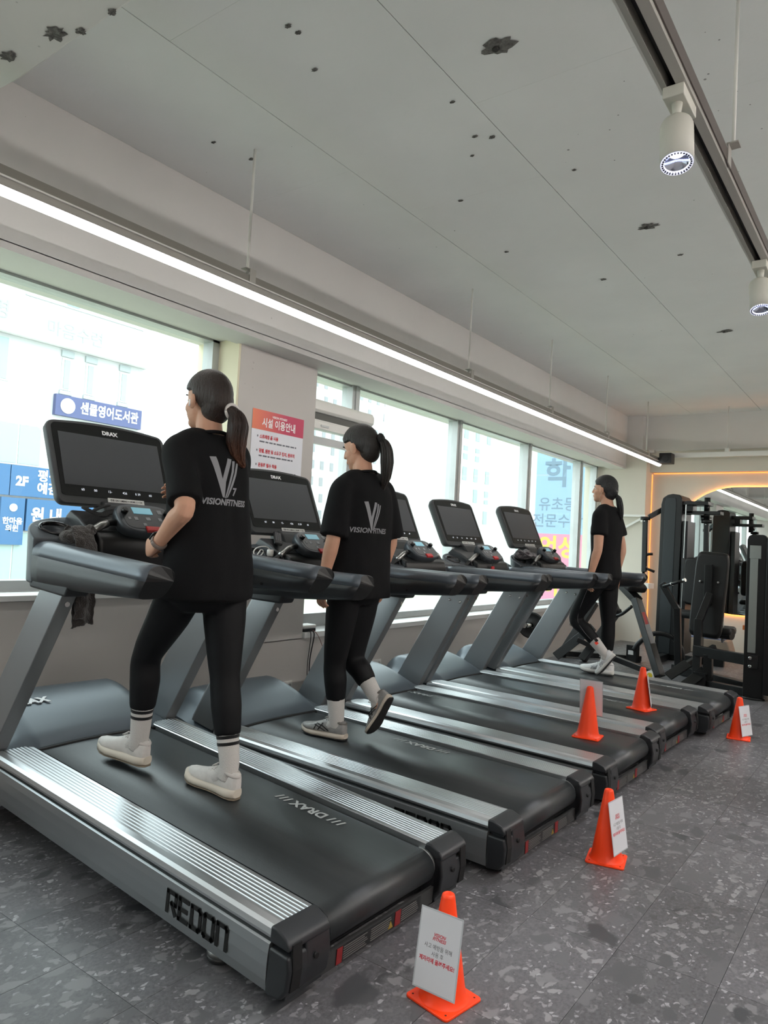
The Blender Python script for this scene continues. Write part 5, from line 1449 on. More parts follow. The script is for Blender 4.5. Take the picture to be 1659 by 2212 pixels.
# ---------------------------------------------------------------- woman looking down on the second treadmill
def woman_two():
    J = dict(spine=[V(-2.36, 3.005, 0.93), V(-2.36, 3.005, 1.05), V(-2.352, 3.005, 1.21), V(-2.345, 3.005, 1.40), V(-2.345, 3.005, 1.565), V(-2.352, 3.005, 1.615)],
             hipL=V(-2.365, 2.925, 1.04), hipR=V(-2.36, 3.085, 1.04), shL=V(-2.352, 2.838, 1.518), shR=V(-2.335, 3.172, 1.528),
             elL=V(-2.345, 2.778, 1.252), elR=V(-2.315, 3.232, 1.262), wrL=V(-2.392, 2.772, 1.030), wrR=V(-2.375, 3.235, 1.04),
             knL=V(-2.418, 2.935, 0.612), anL=V(-2.402, 2.955, 0.300), heelL=V(-2.352, 2.962, 0.216), toeL=V(-2.612, 2.935, 0.219), fupL=V(0, 0, 1),
             knR=V(-2.405, 3.072, 0.625), anR=V(-2.252, 3.090, 0.432), heelR=V(-2.158, 3.088, 0.440), toeR=V(-2.262, 3.075, 0.238), fupR=V(-0.85, 0.1, 0.45),
             head=V(-2.385, 3.003, 1.748))
    t, inv = person_root('person', (-2.36, 3.005, 0.22), 'woman with dark ponytail and scrunchie looking down, one foot lifted behind her')
    HM = head_matrix(V(-1, -0.16, 0), 0.30)
    body = build_person(J, 0.0045, 1, HM, curlL=0.55, curlR=0.5, palmL=V(0.15, 1, 0), thumbL=V(-1, 0, 0.1), hl=V(-0.12, 0.02, -1), palmR=V(0.15, -1, 0), thumbR=V(-1, 0, 0.1), hr=V(-0.12, 0, -1))
    link(body, 'body', P_SKIN, t, inv)
    link(make_leggings(J, 0.008, {'L': 0.58, 'R': 0.40}), 'leggings', P_LEG, t, inv)
    tbl = [(0.03, 0.205, 0.135, 0.150), (0.08, 0.206, 0.136, 0.150), (0.25, 0.200, 0.130, 0.142), (0.42, 0.196, 0.126, 0.130), (0.58, 0.192, 0.134, 0.126), (0.72, 0.186, 0.134, 0.122), (0.84, 0.176, 0.112, 0.112), (0.92, 0.140, 0.078, 0.086), (0.975, 0.088, 0.056, 0.062), (0.995, 0.062, 0.050, 0.054)]
    sh = make_shirt(J, 0.008, 1.0, 0.96, 0.072, tbl, 7.7, 0.007)
    link(sh, 't_shirt', P_TEE, t, inv)
    ri, up_ = V(0, 1, 0), V(0, 0, 1)
    o = at_x(807, 1112, -2.23)
    wrap, eo = shirt_print(sh, emblem(0.125, 0.165)[:3], o, ri, up_, t, inv, P_LOGO, 'shirt_emblem')
    def word(s, size, px, py, **kw):
        me = text_mesh(s, size, **kw); q = at_x(px, py, -2.23) - o
        me.transform(Matrix.Translation((q.y, q.z, 0))); link(wrap(me), 'shirt_lettering', P_LOGO, t, inv)
    word('VISION FITNES', 0.036, 802, 1147, bold=0.0009, shear=0.18, sx=0.98)
    b = MB(); c = V(-2.348, 3.005, 1.604)
    b.tube([c + V(0.062 * math.cos(a), 0.067 * math.sin(a), 0.012 * math.cos(a)) for a in [2 * PI * k / 28 for k in range(29)]], 0.0075, 8); x = b.build('neck_band', P_TEE, t); x.matrix_parent_inverse = inv
    hair_cap(t, inv, J['head'], HM, H_DRK, nape=-0.93, line=0.50)
    R0 = J['head'] + HM @ V(-0.100, -0.005, 0.010)
    pt = [R0, R0 + V(0.035, 0.008, -0.005), R0 + V(0.056, 0.014, -0.050), R0 + V(0.062, 0.018, -0.12), R0 + V(0.058, 0.020, -0.20), R0 + V(0.046, 0.020, -0.27)]
    ponytail(t, inv, pt, [0.022, 0.022, 0.030, 0.034, 0.028, 0.008], H_DRK, 9)
    b = MB()
    for k in range(26):
        a = 2 * PI * k / 26; cc = R0 + V(0.030, 0.008, 0.0) + HM @ V(0, 0.024 * math.cos(a), 0.024 * math.sin(a)); ellipsoid(b, cc, 0.013, 0.009, 0.010 + 0.003 * (k % 2), None, 8, 6)
    x = b.build('scrunchie', mat('scrunchie_black', rgb(26, 24, 24), 0.85), t); x.matrix_parent_inverse = inv
    eyes(t, inv, J['head'], HM)
    for s in 'LR':
        ht = J['heel' + s].lerp(J['toe' + s], 0.2) + Vector(J['fup' + s]).normalized() * 0.06
        so, d = sock(t, inv, J['an' + s] + (J['kn' + s] - J['an' + s]) * 0.02, J['kn' + s], ht, 0.155 if s == 'L' else 0.16, 0.039, 0.050, P_SOCK, (J['toe' + s] - J['heel' + s]).normalized())
        a = J['an' + s] + (J['kn' + s] - J['an' + s]) * 0.02
        sidev = V(0.75, -0.62, 0.1) if s == 'R' else V(0.6, 0.8, 0); sidev = (sidev - d * sidev.dot(d)).normalized(); c = a + d * 0.112
        lx = d.cross(sidev).normalized()
        mk = MB()
        for P in emblem(0.030, 0.036)[:3]:
            vs = [c + sidev * 0.0495 + lx * px_ + d * py_ for px_, py_ in P]; mk.add(vs, [list(range(len(vs)))])
        if mk.v: mk.build('sock_emblem', P_STRIPE, so)
        shoe(t, inv, J['heel' + s], J['toe' + s], J['fup' + s], 1 if s == 'L' else -1, SHOE_S, stripes=True)
    return t
woman_two()

# ---------------------------------------------------------------- farthest walker
def woman_three():
    J = dict(spine=[V(-2.112, 6.10, 0.965), V(-2.112, 6.10, 1.09), V(-2.105, 6.10, 1.25), V(-2.098, 6.10, 1.45), V(-2.100, 6.10, 1.615), V(-2.106, 6.10, 1.665)],
             hipL=V(-2.118, 6.02, 1.075), hipR=V(-2.108, 6.18, 1.075), shL=V(-2.115, 5.94, 1.575), shR=V(-2.09, 6.26, 1.575),
             elL=V(-2.10, 5.89, 1.292), elR=V(-2.03, 6.285, 1.30), wrL=V(-2.152, 5.888, 1.062), wrR=V(-2.06, 6.262, 1.07),
             knL=V(-2.318, 6.03, 0.688), anL=V(-2.055, 6.035, 0.412), heelL=V(-1.968, 6.035, 0.400), toeL=V(-2.098, 6.03, 0.226), fupL=V(-0.7, 0, 0.7),
             knR=V(-2.088, 6.18, 0.665), anR=V(-2.085, 6.185, 0.310), heelR=V(-2.040, 6.187, 0.218), toeR=V(-2.312, 6.185, 0.222), fupR=V(0, 0, 1),
             head=V(-2.138, 6.098, 1.805))
    t, inv = person_root('person', (-2.11, 6.10, 0.22), 'woman in plain black shirt with low black ponytail, nearest the gym machines')
    HM = head_matrix(V(-1, -0.05, 0), -0.02)
    body = build_person(J, 0.0055, 1, HM, curlL=0.5, curlR=0.5, palmL=V(0.5, 0.9, 0), thumbL=V(-0.9, 0.4, 0), hl=V(-0.10, 0.03, -1), palmR=V(0.2, -1, 0), thumbR=V(-1, 0, 0.1), hr=V(-0.1, 0, -1))
    link(body, 'body', P_SKIN, t, inv)
    link(make_leggings(J, 0.009, {'L': 0.66, 'R': 0.70}), 'leggings', P_LEG, t, inv)
    tbl = [(0.10, 0.182, 0.120, 0.135), (0.16, 0.182, 0.122, 0.135), (0.28, 0.172, 0.120, 0.125), (0.42, 0.160, 0.112, 0.108), (0.58, 0.160, 0.124, 0.108), (0.72, 0.164, 0.130, 0.110), (0.84, 0.164, 0.110, 0.106), (0.92, 0.135, 0.076, 0.084), (0.975, 0.086, 0.056, 0.062), (0.995, 0.062, 0.050, 0.054)]
    sh = make_shirt(J, 0.009, 1.0, 0.62, 0.068, tbl, 12.3, 0.005)
    link(sh, 't_shirt', P_TEE, t, inv)
    hair_cap(t, inv, J['head'], HM, H_BLK, nape=-0.97, line=0.50)
    R0 = J['head'] + HM @ V(-0.092, 0.0, -0.055)
    ponytail(t, inv, [R0, R0 + V(0.03, 0, -0.02), R0 + V(0.045, 0.004, -0.08), R0 + V(0.055, 0.008, -0.15), R0 + V(0.062, 0.01, -0.21)], [0.024, 0.022, 0.026, 0.022, 0.007], H_BLK, 11, 16)
    b = MB(); b.tube([R0 + V(0.02, 0, -0.012) + HM @ V(0.004, 0.024 * math.cos(a), 0.024 * math.sin(a)) for a in [2 * PI * k / 20 for k in range(21)]], 0.006, 8); x = b.build('hair_tie', mat('tie_black', rgb(16, 16, 16), 0.7), t); x.matrix_parent_inverse = inv
    b = MB(); b.tube([J['head'] + HM @ V(-0.004, 0.083, -0.030), J['head'] + HM @ V(0.012, 0.082, -0.075), J['head'] + HM @ V(0.02, 0.07, -0.15)], 0.0018, 6); x = b.build('earphone_wire', mat('wire_cream', rgb(190, 170, 150), 0.6), t); x.matrix_parent_inverse = inv
    eyes(t, inv, J['head'], HM)
    # pale seam down the near leg
    kl, hl_, al = J['knL'], J['hipL'], J['anL']
    b = MB(); b.tube(catmull([hl_ + V(-0.02, -0.097, -0.03), hl_.lerp(kl, 0.5) + V(0.0, -0.084, 0), kl + V(0.035, -0.052, 0.0), kl.lerp(al, 0.35) + V(-0.0, -0.062, 0), kl.lerp(al, 0.6) + V(0, -0.050, 0)], 5), 0.0022, 6); x = b.build('legging_seam', mat('seam_grey', rgb(92, 92, 96), 0.7), t); x.matrix_parent_inverse = inv
    for s in 'LR':
        ht = J['heel' + s].lerp(J['toe' + s], 0.2) + Vector(J['fup' + s]).normalized() * 0.06
        so, d = sock(t, inv, J['an' + s] + (J['kn' + s] - J['an' + s]) * 0.02, J['kn' + s], ht, 0.165, 0.038, 0.050, P_SOCK, (J['toe' + s] - J['heel' + s]).normalized())
        if s == 'L':
            a = J['an' + s]; sd = V(0.55, -0.8, 0.3); sd = (sd - d * sd.dot(d)).normalized(); lx = d.cross(sd).normalized()
            for dz_, m_, dx_ in ((0.125, P_STRIPE, 0.0), (0.105, mat('patch_red', rgb(230, 70, 50), 0.8), -0.014)):
                c = a + d * dz_ + sd * 0.0485 + lx * dx_; q = MB(); q.add([c - lx * 0.013 - d * 0.013, c + lx * 0.013 - d * 0.013, c + lx * 0.013 + d * 0.013 , c - lx * 0.013 + d * 0.013], [(0, 1, 2, 3)]); q.build('sock_patch', m_, so)
        shoe(t, inv, J['heel' + s], J['toe' + s], J['fup' + s], 1 if s == 'L' else -1, SHOE_R, stripes=True, chunky=0.008)
    return t
woman_three()

# ================================================================ cones with laminated cards
C_OR = mat('cone_orange', (1.0, 0.062, 0.008, 1), 0.42, spec=0.4, sub=0.0)
C_CARD = mat('card_white', rgb(212, 212, 216), 0.4)
C_FILM = mat('card_film', rgb(190, 192, 196), 0.25)
def cone(M, card_az, label, cz=0.135, dist=0.0, above=0.0):
    t = empty('safety_cone'); t.matrix_world = M @ Matrix.Diagonal((1, 1, 1.055, 1))
    b = MB(); n = 8; h = 0.076; r = 0.012; P = []
    for (cx, cy, a0) in ((h - r, -h + r, -PI / 2), (h - r, h - r, 0), (-h + r, h - r, PI / 2), (-h + r, -h + r, PI)):
        for k in range(5): a = a0 + PI / 2 * k / 4; P.append((cx + r * math.cos(a), cy + r * math.sin(a)))
    b.prism(P, 0.0, 0.007, 'z'); b.build('base', C_OR, t, 0.002)
    c = MB().lathe([(0.070, 0.0065), (0.063, 0.014), (0.057, 0.040), (0.019, 0.262), (0.017, 0.268), (0.012, 0.271), (0.009, 0.268), (0.007, 0.262)], 36, cap0=False)
    c.build('cone_body', C_OR, t)
    for sx in (-1, 1):
        for sy in (-1, 1): MB().lathe([(0.003, 0.0072), (0.003, 0.0076)], 10, Matrix.Translation((sx * 0.06, sy * 0.06, 0))).build('fixing_hole', mat('hole_dark', rgb(90, 20, 8), 0.8), t)
    # card leaning on the cone wall
    az = math.radians(card_az); nx_ = Vector((math.cos(az), math.sin(az), 0)); lean = math.atan2(0.057 - 0.019, 0.222)
    up = (V(0, 0, 1) * math.cos(lean) - nx_ * math.sin(lean)).normalized(); rt = V(0, 0, 1).cross(nx_).normalized(); nn = rt.cross(up)
    rad = 0.057 - (cz - 0.04) * (0.038 / 0.222)
    o_ = V(0, 0, cz + above) + nx_ * (rad + 0.004)
    Mc = Matrix(((rt.x, up.x, nn.x, o_.x), (rt.y, up.y, nn.y, o_.y), (rt.z, up.z, nn.z, o_.z), (0, 0, 0, 1)))
    W2, H2 = 0.066, 0.098
    cd = MB().box(-W2, W2, -H2, H2, 0.0, 0.0012, Mc).build('sign_card', C_FILM, t)
    MB().box(-W2 + 0.004, W2 - 0.004, -H2 + 0.004, H2 - 0.004, 0.0013, 0.0016, Mc).build('card_paper', C_CARD, cd)
    MB().box(-W2 + 0.004, W2 - 0.004, -H2 + 0.004, H2 - 0.004, -0.0004, -0.0001, Mc).build('card_back', C_CARD, cd)
    def w(s, size, y, m, **kw): place_text('card_text', s, size, m, cd, Mc @ V(0, y, 0.0018), Mc.to_3x3() @ V(1, 0, 0), Mc.to_3x3() @ V(0, 1, 0), **kw)
    w('VISION\nFITNESS', 0.0115, 0.034, M_RTXT, bold=0.0003, shear=0.25, line=0.85); w('사고 예방을 위해', 0.0135, 0.009, M_KTXT, sx=0.92); w('사용 후', 0.0135, -0.008, M_KTXT, sx=0.92); w('제자리에 올려주세요!', 0.0135, -0.025, M_RTXT, bold=0.0004, sx=0.92)
    tag(t, label, 'cone', 'orange safety cones along the treadmills')
def floorM(x, y, rz): return Matrix.Translation((x, y, 0)) @ Matrix.Rotation(math.radians(rz), 4, 'Z')
def beltM(k, x, y, rz): return TM[k] @ Matrix.Translation((x, y, 0.1965)) @ Matrix.Rotation(math.radians(rz), 4, 'Z')
cone(floorM(-1.02, 1.79, -10), -78, 'orange cone on the floor behind the raised treadmill, its card fully readable', cz=0.135)
cone(floorM(-0.985, 3.01, 12), -18, 'orange cone on the floor behind the second treadmill, card turned towards the aisle', cz=0.142)
cone(floorM(-0.962, 5.69, 8), -28, 'orange cone on the floor by the far treadmills, card tilted to one side', cz=0.125)
cone(beltM(3, 0.223, -0.05, 8), -90, 'orange cone standing on a belt with its card sticking up behind', cz=0.175, above=0.03)
cone(beltM(4, 0.209, -0.10, -14), 210, 'orange cone standing on a belt with its card seen edge-on', cz=0.125)

# ================================================================ towels and small things on the consoles
TOW = fabric('towel_brown', rgb(58, 53, 50), 0.95, 0.9, 160, 0.4)
TOW2 = fabric('towel_mauve', rgb(84, 76, 80), 0.95, 0.9, 160, 0.4)
def drape():
    """towel folded over the left pulse grip of the raised treadmill"""
    b = MB(); M = TM[1]
    prof = [(1.478, 1.112), (1.482, 1.125), (1.462, 1.150), (1.425, 1.156), (1.385, 1.125), (1.345, 1.05), (1.335, 0.93), (1.328, 0.765)]
    prof = [(v.x, v.z) for v in catmull([V(x, 0, z) for x, z in prof], 4)]
    n = 14; rings = []
    for i, (xx, zz) in enumerate(prof):
        ring = []; dn = min(1, max(0, (1.12 - zz) / 0.2))
        for s_ in (1, -1):
            for j in (range(n) if s_ > 0 else range(n - 1, -1, -1)):
                u = j / (n - 1); y = 0.248 + 0.088 * u
                ring.append(M @ V(xx + s_ * 0.006 + 0.010 * dn * math.sin(u * 8), y, zz + 0.012 * dn * math.sin(u * 4)))
        rings.append(ring)
    b.loft(rings, True, True, True)
    b.box(1.300, 1.316, 0.300, 0.345, 0.80, 1.02, M)
    for k in range(7):
        u = k / 6; ellipsoid(b, M @ V(1.432 + 0.012 * math.sin(k * 2.1), 0.245 + 0.095 * u, 1.140 - 0.035 * u + 0.006 * math.sin(k * 3.3)), 0.040, 0.024, 0.026, None, 12, 8)
    me = remesh(b, 'towel', 0.005, 3, 0.5)
    for v in me.vertices: v.co += V(noise.noise(v.co * 38), noise.noise(v.co * 38 + V(9, 0, 0)), noise.noise(v.co * 45 + V(0, 7, 0))) * 0.006
    o = bpy.data.objects.new('towel', me); COL.objects.link(o); me.materials.append(TOW); tag(o, 'dark brown towel folded over the grip of the raised treadmill', 'towel')
drape()
def bundle():
    """crumpled cloth: wound folds fused into one"""
    b = MB(); M = TM[5]; rnd = random.Random(8)
    for k in range(9):
        c = V(1.52 + rnd.uniform(-0.05, 0.04), 0.31 + rnd.uniform(-0.06, 0.05), 1.185 + rnd.uniform(-0.005, 0.03)); a0 = rnd.uniform(0, 6); R_ = rnd.uniform(0.035, 0.065)
        P = [M @ (c + V(R_ * 0.8 * math.cos(a0 + q), R_ * 1.3 * math.sin(a0 + q), 0.016 * math.sin(q * 2 + k) - 0.004 * q)) for q in [0.5 * j for j in range(10)]]
        b.tube(P, [(0.008, 0.018)] * len(P), 10)
    ellipsoid(b, M @ V(1.52, 0.31, 1.165), 0.075, 0.10, 0.028, None, 18, 10)
    me = remesh(b, 'towel', 0.005, 2, 0.4); o = bpy.data.objects.new('towel', me); COL.objects.link(o); me.materials.append(TOW2)
    tag(o, 'crumpled mauve grey cloth on the console of the farthest treadmill', 'towel')
bundle()
# black lifting straps on the first console tray
def straps():
    b = MB(); M = TM[1]
    L = catmull([V(1.49, 0.21, 1.215), V(1.51, 0.16, 1.235), V(1.54, 0.11, 1.245), V(1.55, 0.17, 1.235), V(1.51, 0.23, 1.228), V(1.47, 0.18, 1.205), V(1.50, 0.13, 1.215), V(1.53, 0.08, 1.222)], 6)
    b.tube([M @ p for p in L], [(0.004, 0.015)] * len(L), 8, up=(0, 0, 1))
    o = b.build('wrist_strap', mat('strap_black', rgb(24, 24, 25), 0.8, bump=0.4, bscale=300)); tag(o, 'black fabric wrist straps in a loose loop below the first screen', 'straps')
straps()
# remote control and white charger on the second console
M2 = TM[2]
rc = empty('remote_control'); rc.matrix_world = M2 @ Matrix.Translation((1.535, 0.175, 1.208)) @ Matrix.Rotation(-0.40, 4, 'Y') @ Matrix.Rotation(0.9, 4, 'Z')
MB().box(-0.022, 0.022, -0.09, 0.09, 0.0, 0.016).build('shell', T_BLK, rc, 0.005)
kb = MB()
for i in range(3):
    for j in range(8): kb.box(-0.014 + i * 0.011, -0.008 + i * 0.011, -0.075 + j * 0.017, -0.066 + j * 0.017, 0.016, 0.0175)
kb = kb.build('buttons', mat('button_grey', rgb(120, 120, 124), 0.6), rc); kb['kind'] = 'stuff'
tag(rc, 'black television remote lying under the second treadmill screen', 'remote')
ch = empty('charger'); ch.matrix_world = M2 @ Matrix.Translation((1.485, 0.268, 1.120))
MB().lathe([(0.018, 0.0), (0.018, 0.032), (0.015, 0.036)], 18).build('plug', M_WHITE, ch)
lp = [V(0.0, 0.0, 0.03), V(0.0, 0.03, 0.05), V(0.01, 0.08, 0.045), V(0.02, 0.10, 0.02), V(0.0, 0.09, -0.01), V(-0.02, 0.07, 0.02), V(-0.03, 0.095, 0.035), V(-0.02, 0.115, 0.0)]
MB().tube(catmull(lp, 5), 0.0032, 8).build('lead', M_WHITE, ch)
tag(ch, 'white charger plug with a looped lead by the second console', 'charger')
rt_ = empty('safety_key'); rt_.matrix_world = TM[4] @ Matrix.Translation((1.335, 0.06, 1.085))
MB().box(-0.006, 0.006, -0.02, 0.02, -0.03, 0.012).build('tag', T_RED, rt_, 0.003)
MB().tube([(0, 0, 0.012), (0.005, 0.004, 0.04), (0.012, 0.0, 0.075)], 0.002, 6).build('cord', T_BLK, rt_)
tag(rt_, 'small red safety key hanging from the fourth treadmill keypad', 'safety key')

# ================================================================ black gym machines by the far wall
G_BLK = mat('machine_black', rgb(17, 18, 19), 0.38, 0.2, bump=0.02, bscale=200); G_PAD = mat('pad_black', rgb(10, 10, 11), 0.5, bump=0.08, bscale=250); G_CHR = mat('machine_chrome', rgb(200, 200, 198), 0.2, 1.0); G_GRY = mat('machine_grey', rgb(46, 50, 52), 0.4, 0.4); G_SIL = mat('machine_silver', rgb(150, 156, 152), 0.35, 0.7)
def pad(mb, c, w, h, d, Mx): 
    P = [superpt(2 * PI * (k + 0.5) / 48, w / 2, h / 2, 9) for k in range(48)]
    mb.loft([[Mx @ V(x * f, z, y * f) for x, y in P] for z, f in ((-d / 2, 0.90), (-d / 2 + 0.012, 0.98), (0, 1.0), (d / 2 - 0.012, 0.98), (d / 2, 0.90))], True, True, True)
# chest-supported row
t = empty('row_machine', (-2.45, 7.9, 0)); inv = Matrix.Translation((2.45, -7.9, 0))
def rput(mb, n, m, b=0.0):
    o = mb.build(n, m, t, b); o.matrix_parent_inverse = inv; return o
A0, A1, A2 = V(-2.00, 7.52, 0.06), V(-2.335, 7.76, 0.79), V(-2.55, 7.90, 0.94)
mp_ = MB(); mp_.bar(A0, A1, 0.07, 0.11, (0, 1, 0.4)); mp_.bar(A1 - V(-0.02, 0, 0.02), A2, 0.07, 0.10, (0, 1, 0.4)); mpo = rput(mp_, 'main_post', G_BLK, 0.006)
dirp = (A2 - A1).normalized()
lb = MB(); q = A0.lerp(A1, 0.82); lb.bar(q + V(0.045, -0.05, 0.01), A0.lerp(A1, 0.66) + V(0.045, -0.05, 0.01), 0.03, 0.002, (0.3, -0.9, 0.1)); lb.build('red_label', mat('machine_label', rgb(150, 60, 56), 0.6), mpo).matrix_parent_inverse = Matrix.Identity(4)
pd = MB(); c = A2.lerp(A1, 0.35) + V(0.05, -0.02, 0.075); x = dirp; z = V(0.35, -0.12, 0.93); z = (z - x * z.dot(x)).normalized(); y = z.cross(x)
Mx = Matrix(((y.x, z.x, x.x, c.x), (y.y, z.y, x.y, c.y), (y.z, z.z, x.z, c.z), (0, 0, 0, 1))); pad(pd, c, 0.26, 0.30, 0.075, Mx); rput(pd, 'chest_pad', G_PAD)
pd = MB(); pd.tube([V(-2.72, 8.10, 0.80), V(-2.66, 8.08, 0.62), V(-2.64, 8.07, 0.58)], [0.03, 0.058, 0.03], 16); rput(pd, 'thigh_pad', G_PAD)
rput(MB().tube(catmull([V(-2.74, 8.05, 0.56), V(-2.62, 8.0, 0.57), V(-2.53, 7.95, 0.61), V(-2.42, 7.9, 0.70)], 4), 0.018, 10), 'handle', G_BLK)
rput(MB().bar(V(-3.33, 8.25, 0.02), V(-3.06, 8.55, 0.66), 0.08, 0.12, (0, 1, 0)), 'guide_rail', G_BLK, 0.005)
rput(MB().bar(V(-3.02, 8.10, 0.02), V(-2.72, 8.40, 0.62), 0.08, 0.12, (0, 1, 0)), 'guide_rail', G_BLK, 0.005)
rput(MB().bar(V(-3.28, 7.95, 0.04), V(-2.95, 8.22, 0.40), 0.10, 0.025, (0, 1, 0)), 'front_board', G_GRY, 0.004)
fr_ = MB(); fr_.bar(V(-3.05, 8.0, 0.26), V(-2.70, 8.12, 0.12), 0.05, 0.05); fr_.bar(V(-2.70, 8.12, 0.10), V(-2.05, 7.60, 0.06), 0.05, 0.06); fr_.bar(V(-3.30, 8.30, 0.04), V(-2.55, 8.75, 0.04), 0.06, 0.06); rput(fr_, 'floor_frame', G_BLK, 0.004)
rput(MB().box(-2.68, -2.56, 8.60, 8.72, 0.0, 0.20), 'centre_post', G_BLK, 0.006)
rput(MB().lathe([(0.085, 0), (0.085, 0.012)], 24, Matrix.Translation((-2.62, 8.68, 0))), 'foot_disc', G_BLK)
rput(MB().box(-2.655, -2.595, 8.594, 8.599, 0.09, 0.14), 'rating_label', T_LBL)
rput(MB().tube(catmull([V(-2.60, 8.60, 0.14), V(-2.52, 8.62, 0.26), V(-2.38, 8.66, 0.36), V(-2.20, 8.70, 0.34), V(-2.10, 8.72, 0.22), V(-2.08, 8.72, 0.10)], 5), 0.028, 12), 'arch_tube', G_BLK)
for c, d in ((V(-3.12, 7.98, 0.43), V(0.13, -0.08, -0.02)), (V(-3.42, 7.72, 0.40), V(-0.06, -0.18, 0.0))):
    rput(MB().tube([c, c + d], 0.024, 14), 'plate_horn', G_CHR)
    rput(MB().tube([c + d * 0.98, c + d * 1.12], 0.03, 14), 'horn_cap', G_CHR)
for k, yy in enumerate((7.50, 7.62)):
    w_ = rput(MB().lathe([(0.045, -0.014), (0.045, 0.014)], 24, Matrix.Translation((-2.09, yy, 0.06)) @ Matrix.Rotation(PI / 2, 4, 'X')), 'roller_wheel', mat('wheel_white', rgb(214, 214, 210), 0.5))
    rput(MB().lathe([(0.026, -0.016), (0.026, 0.016)], 20, Matrix.Translation((-2.09, yy, 0.06)) @ Matrix.Rotation(PI / 2, 4, 'X')), 'wheel_hub', mat('hub_yellow', rgb(196, 176, 40), 0.5))
tag(t, 'black chest-supported row machine with slanted post and small white wheels', 'gym machine', 'black gym machines by the far wall')
wp = empty('weight_plate', (-3.445, 7.62, 0.40))
Mx = Matrix.Rotation(math.radians(17), 4, 'Z') @ Matrix.Rotation(PI / 2, 4, 'X')
MB().lathe([(0.026, -0.02), (0.05, -0.022), (0.06, -0.012), (0.12, -0.012), (0.13, -0.02), (0.148, -0.02), (0.15, 0.0), (0.148, 0.02), (0.13, 0.02), (0.12, 0.012), (0.06, 0.012), (0.05, 0.022), (0.026, 0.02)], 32, Mx, cap0=False, cap1=False).build('disc', G_PAD, wp)
tag(wp, 'black weight plate hung on the chrome horn of the row machine', 'weight plate')

# pec fly tower with swinging arms
t = empty('pec_fly_machine', (-2.35, 9.3, 0)); inv = Matrix.Translation((2.35, -9.3, 0))
YA = 9.30
def arch(x0, x1, y, z1, r, th, dp):
    """upside-down U: outer outline minus inner, as a bent flat bar"""
    P = [V(x0, y, 0.05), V(x0, y, z1 - r)] + [V(x0 + r - r * math.cos(a), y, z1 - r + r * math.sin(a)) for a in [PI / 2 * k / 6 for k in range(1, 7)]] + [V(x1 - r + r * math.sin(a), y, z1 - r + r * math.cos(a)) for a in [PI / 2 * k / 6 for k in range(0, 7)]] + [V(x1, y, 0.05)]
    return P
sh_ = MB(); prof = [(-2.53, 0.05), (-2.53, 1.92), (-2.51, 1.985), (-2.46, 2.03), (-2.40, 2.035), (-2.40, 0.05)]
rput(MB().prism([(-2.530, 0.06), (-2.515, 1.90), (-2.495, 1.98), (-2.44, 2.02), (-2.38, 2.03), (-2.30, 2.02), (-2.27, 1.98), (-2.265, 1.90), (-2.28, 0.06)], 9.22, 9.70, 'y'), 'tower_shroud', G_BLK, 0.01)
rput(MB().prism([(-2.485, 0.08), (-2.468, 1.93), (-2.45, 1.985), (-2.345, 1.985), (-2.335, 1.93), (-2.352, 0.08)], 9.212, 9.222, 'y'), 'front_cover', G_GRY, 0.004)
rput(MB().box(-2.262, -2.20, 9.25, 9.62, 0.08, 1.7), 'weight_stack', mat('stack_black', rgb(14, 14, 15), 0.4))
rput(MB().bar(V(-2.24, 9.22, 0.1), V(-2.22, 9.22, 1.9), 0.012, 0.012), 'guide_rod', G_CHR)
tp = MB(); tp.box(-2.28, -1.98, 9.26, 9.56, 1.90, 1.945); tp.box(-2.28, -1.85, 9.30, 9.50, 1.79, 1.83); tp.box(-2.24, -2.16, 9.30, 9.50, 1.80, 1.95); rput(tp, 'top_plates', G_BLK, 0.004)
rput(MB().tube([V(-2.02, 9.40, 1.70), V(-2.02, 9.40, 2.0)], 0.035, 14), 'pivot', G_BLK)
for (px0, pz, pts) in ((None, None, [V(-2.50, 9.34, 1.86), V(-2.66, 9.24, 1.74), V(-2.70, 9.22, 1.72)]), (None, None, [V(-2.02, 9.40, 1.86), V(-2.00, 9.30, 1.75), V(-1.99, 9.26, 1.70)])):
    a = MB(); a.bar(pts[0], pts[1], 0.05, 0.06); ao = rput(a, 'swing_link', G_BLK, 0.004)
    e = pts[2]
    rput(MB().lathe([(0.06, -0.02), (0.06, 0.02)], 18, Matrix.Translation(e)), 'arm_joint', G_BLK)
    rput(MB().lathe([(0.03, -0.045), (0.03, -0.02)], 14, Matrix.Translation(e)), 'joint_ring', G_CHR)
    rput(MB().bar(e - V(0, 0, 0.02), e - V(-0.01, 0, 0.67), 0.055, 0.055, (0, 1, 0)), 'arm_bar', G_BLK, 0.005)
    rput(MB().tube([e + V(0.02, 0, -0.62), e + V(0.13, 0.02, -0.66)], 0.016, 12), 'arm_handle', G_BLK)
    rput(MB().tube([e + V(0.02, 0, -0.61), e + V(0.035, 0, -0.617)], 0.021, 12), 'handle_ring', G_CHR)
rput(MB().tube(catmull([V(-2.70, 9.6, 1.28), V(-2.76, 9.58, 1.27), V(-2.80, 9.57, 1.22), V(-2.80, 9.57, 1.02)], 4), 0.018, 10), 'side_handle', G_BLK)
sp_ = MB(); pad(sp_, None, 0.34, 0.56, 0.08, Matrix.Translation((-2.02, 9.12, 0.98))); rput(sp_, 'back_pad', G_PAD)
sp_ = MB(); pad(sp_, None, 0.38, 0.36, 0.08, Matrix.Translation((-2.02, 8.95, 0.60)) @ Matrix.Rotation(PI / 2, 4, 'X')); rput(sp_, 'seat_pad', G_PAD)
rput(MB().bar(V(-2.02, 9.30, 0.06), V(-2.02, 9.24, 1.2), 0.06, 0.09, (0, 1, 0)), 'seat_post', G_BLK, 0.004)
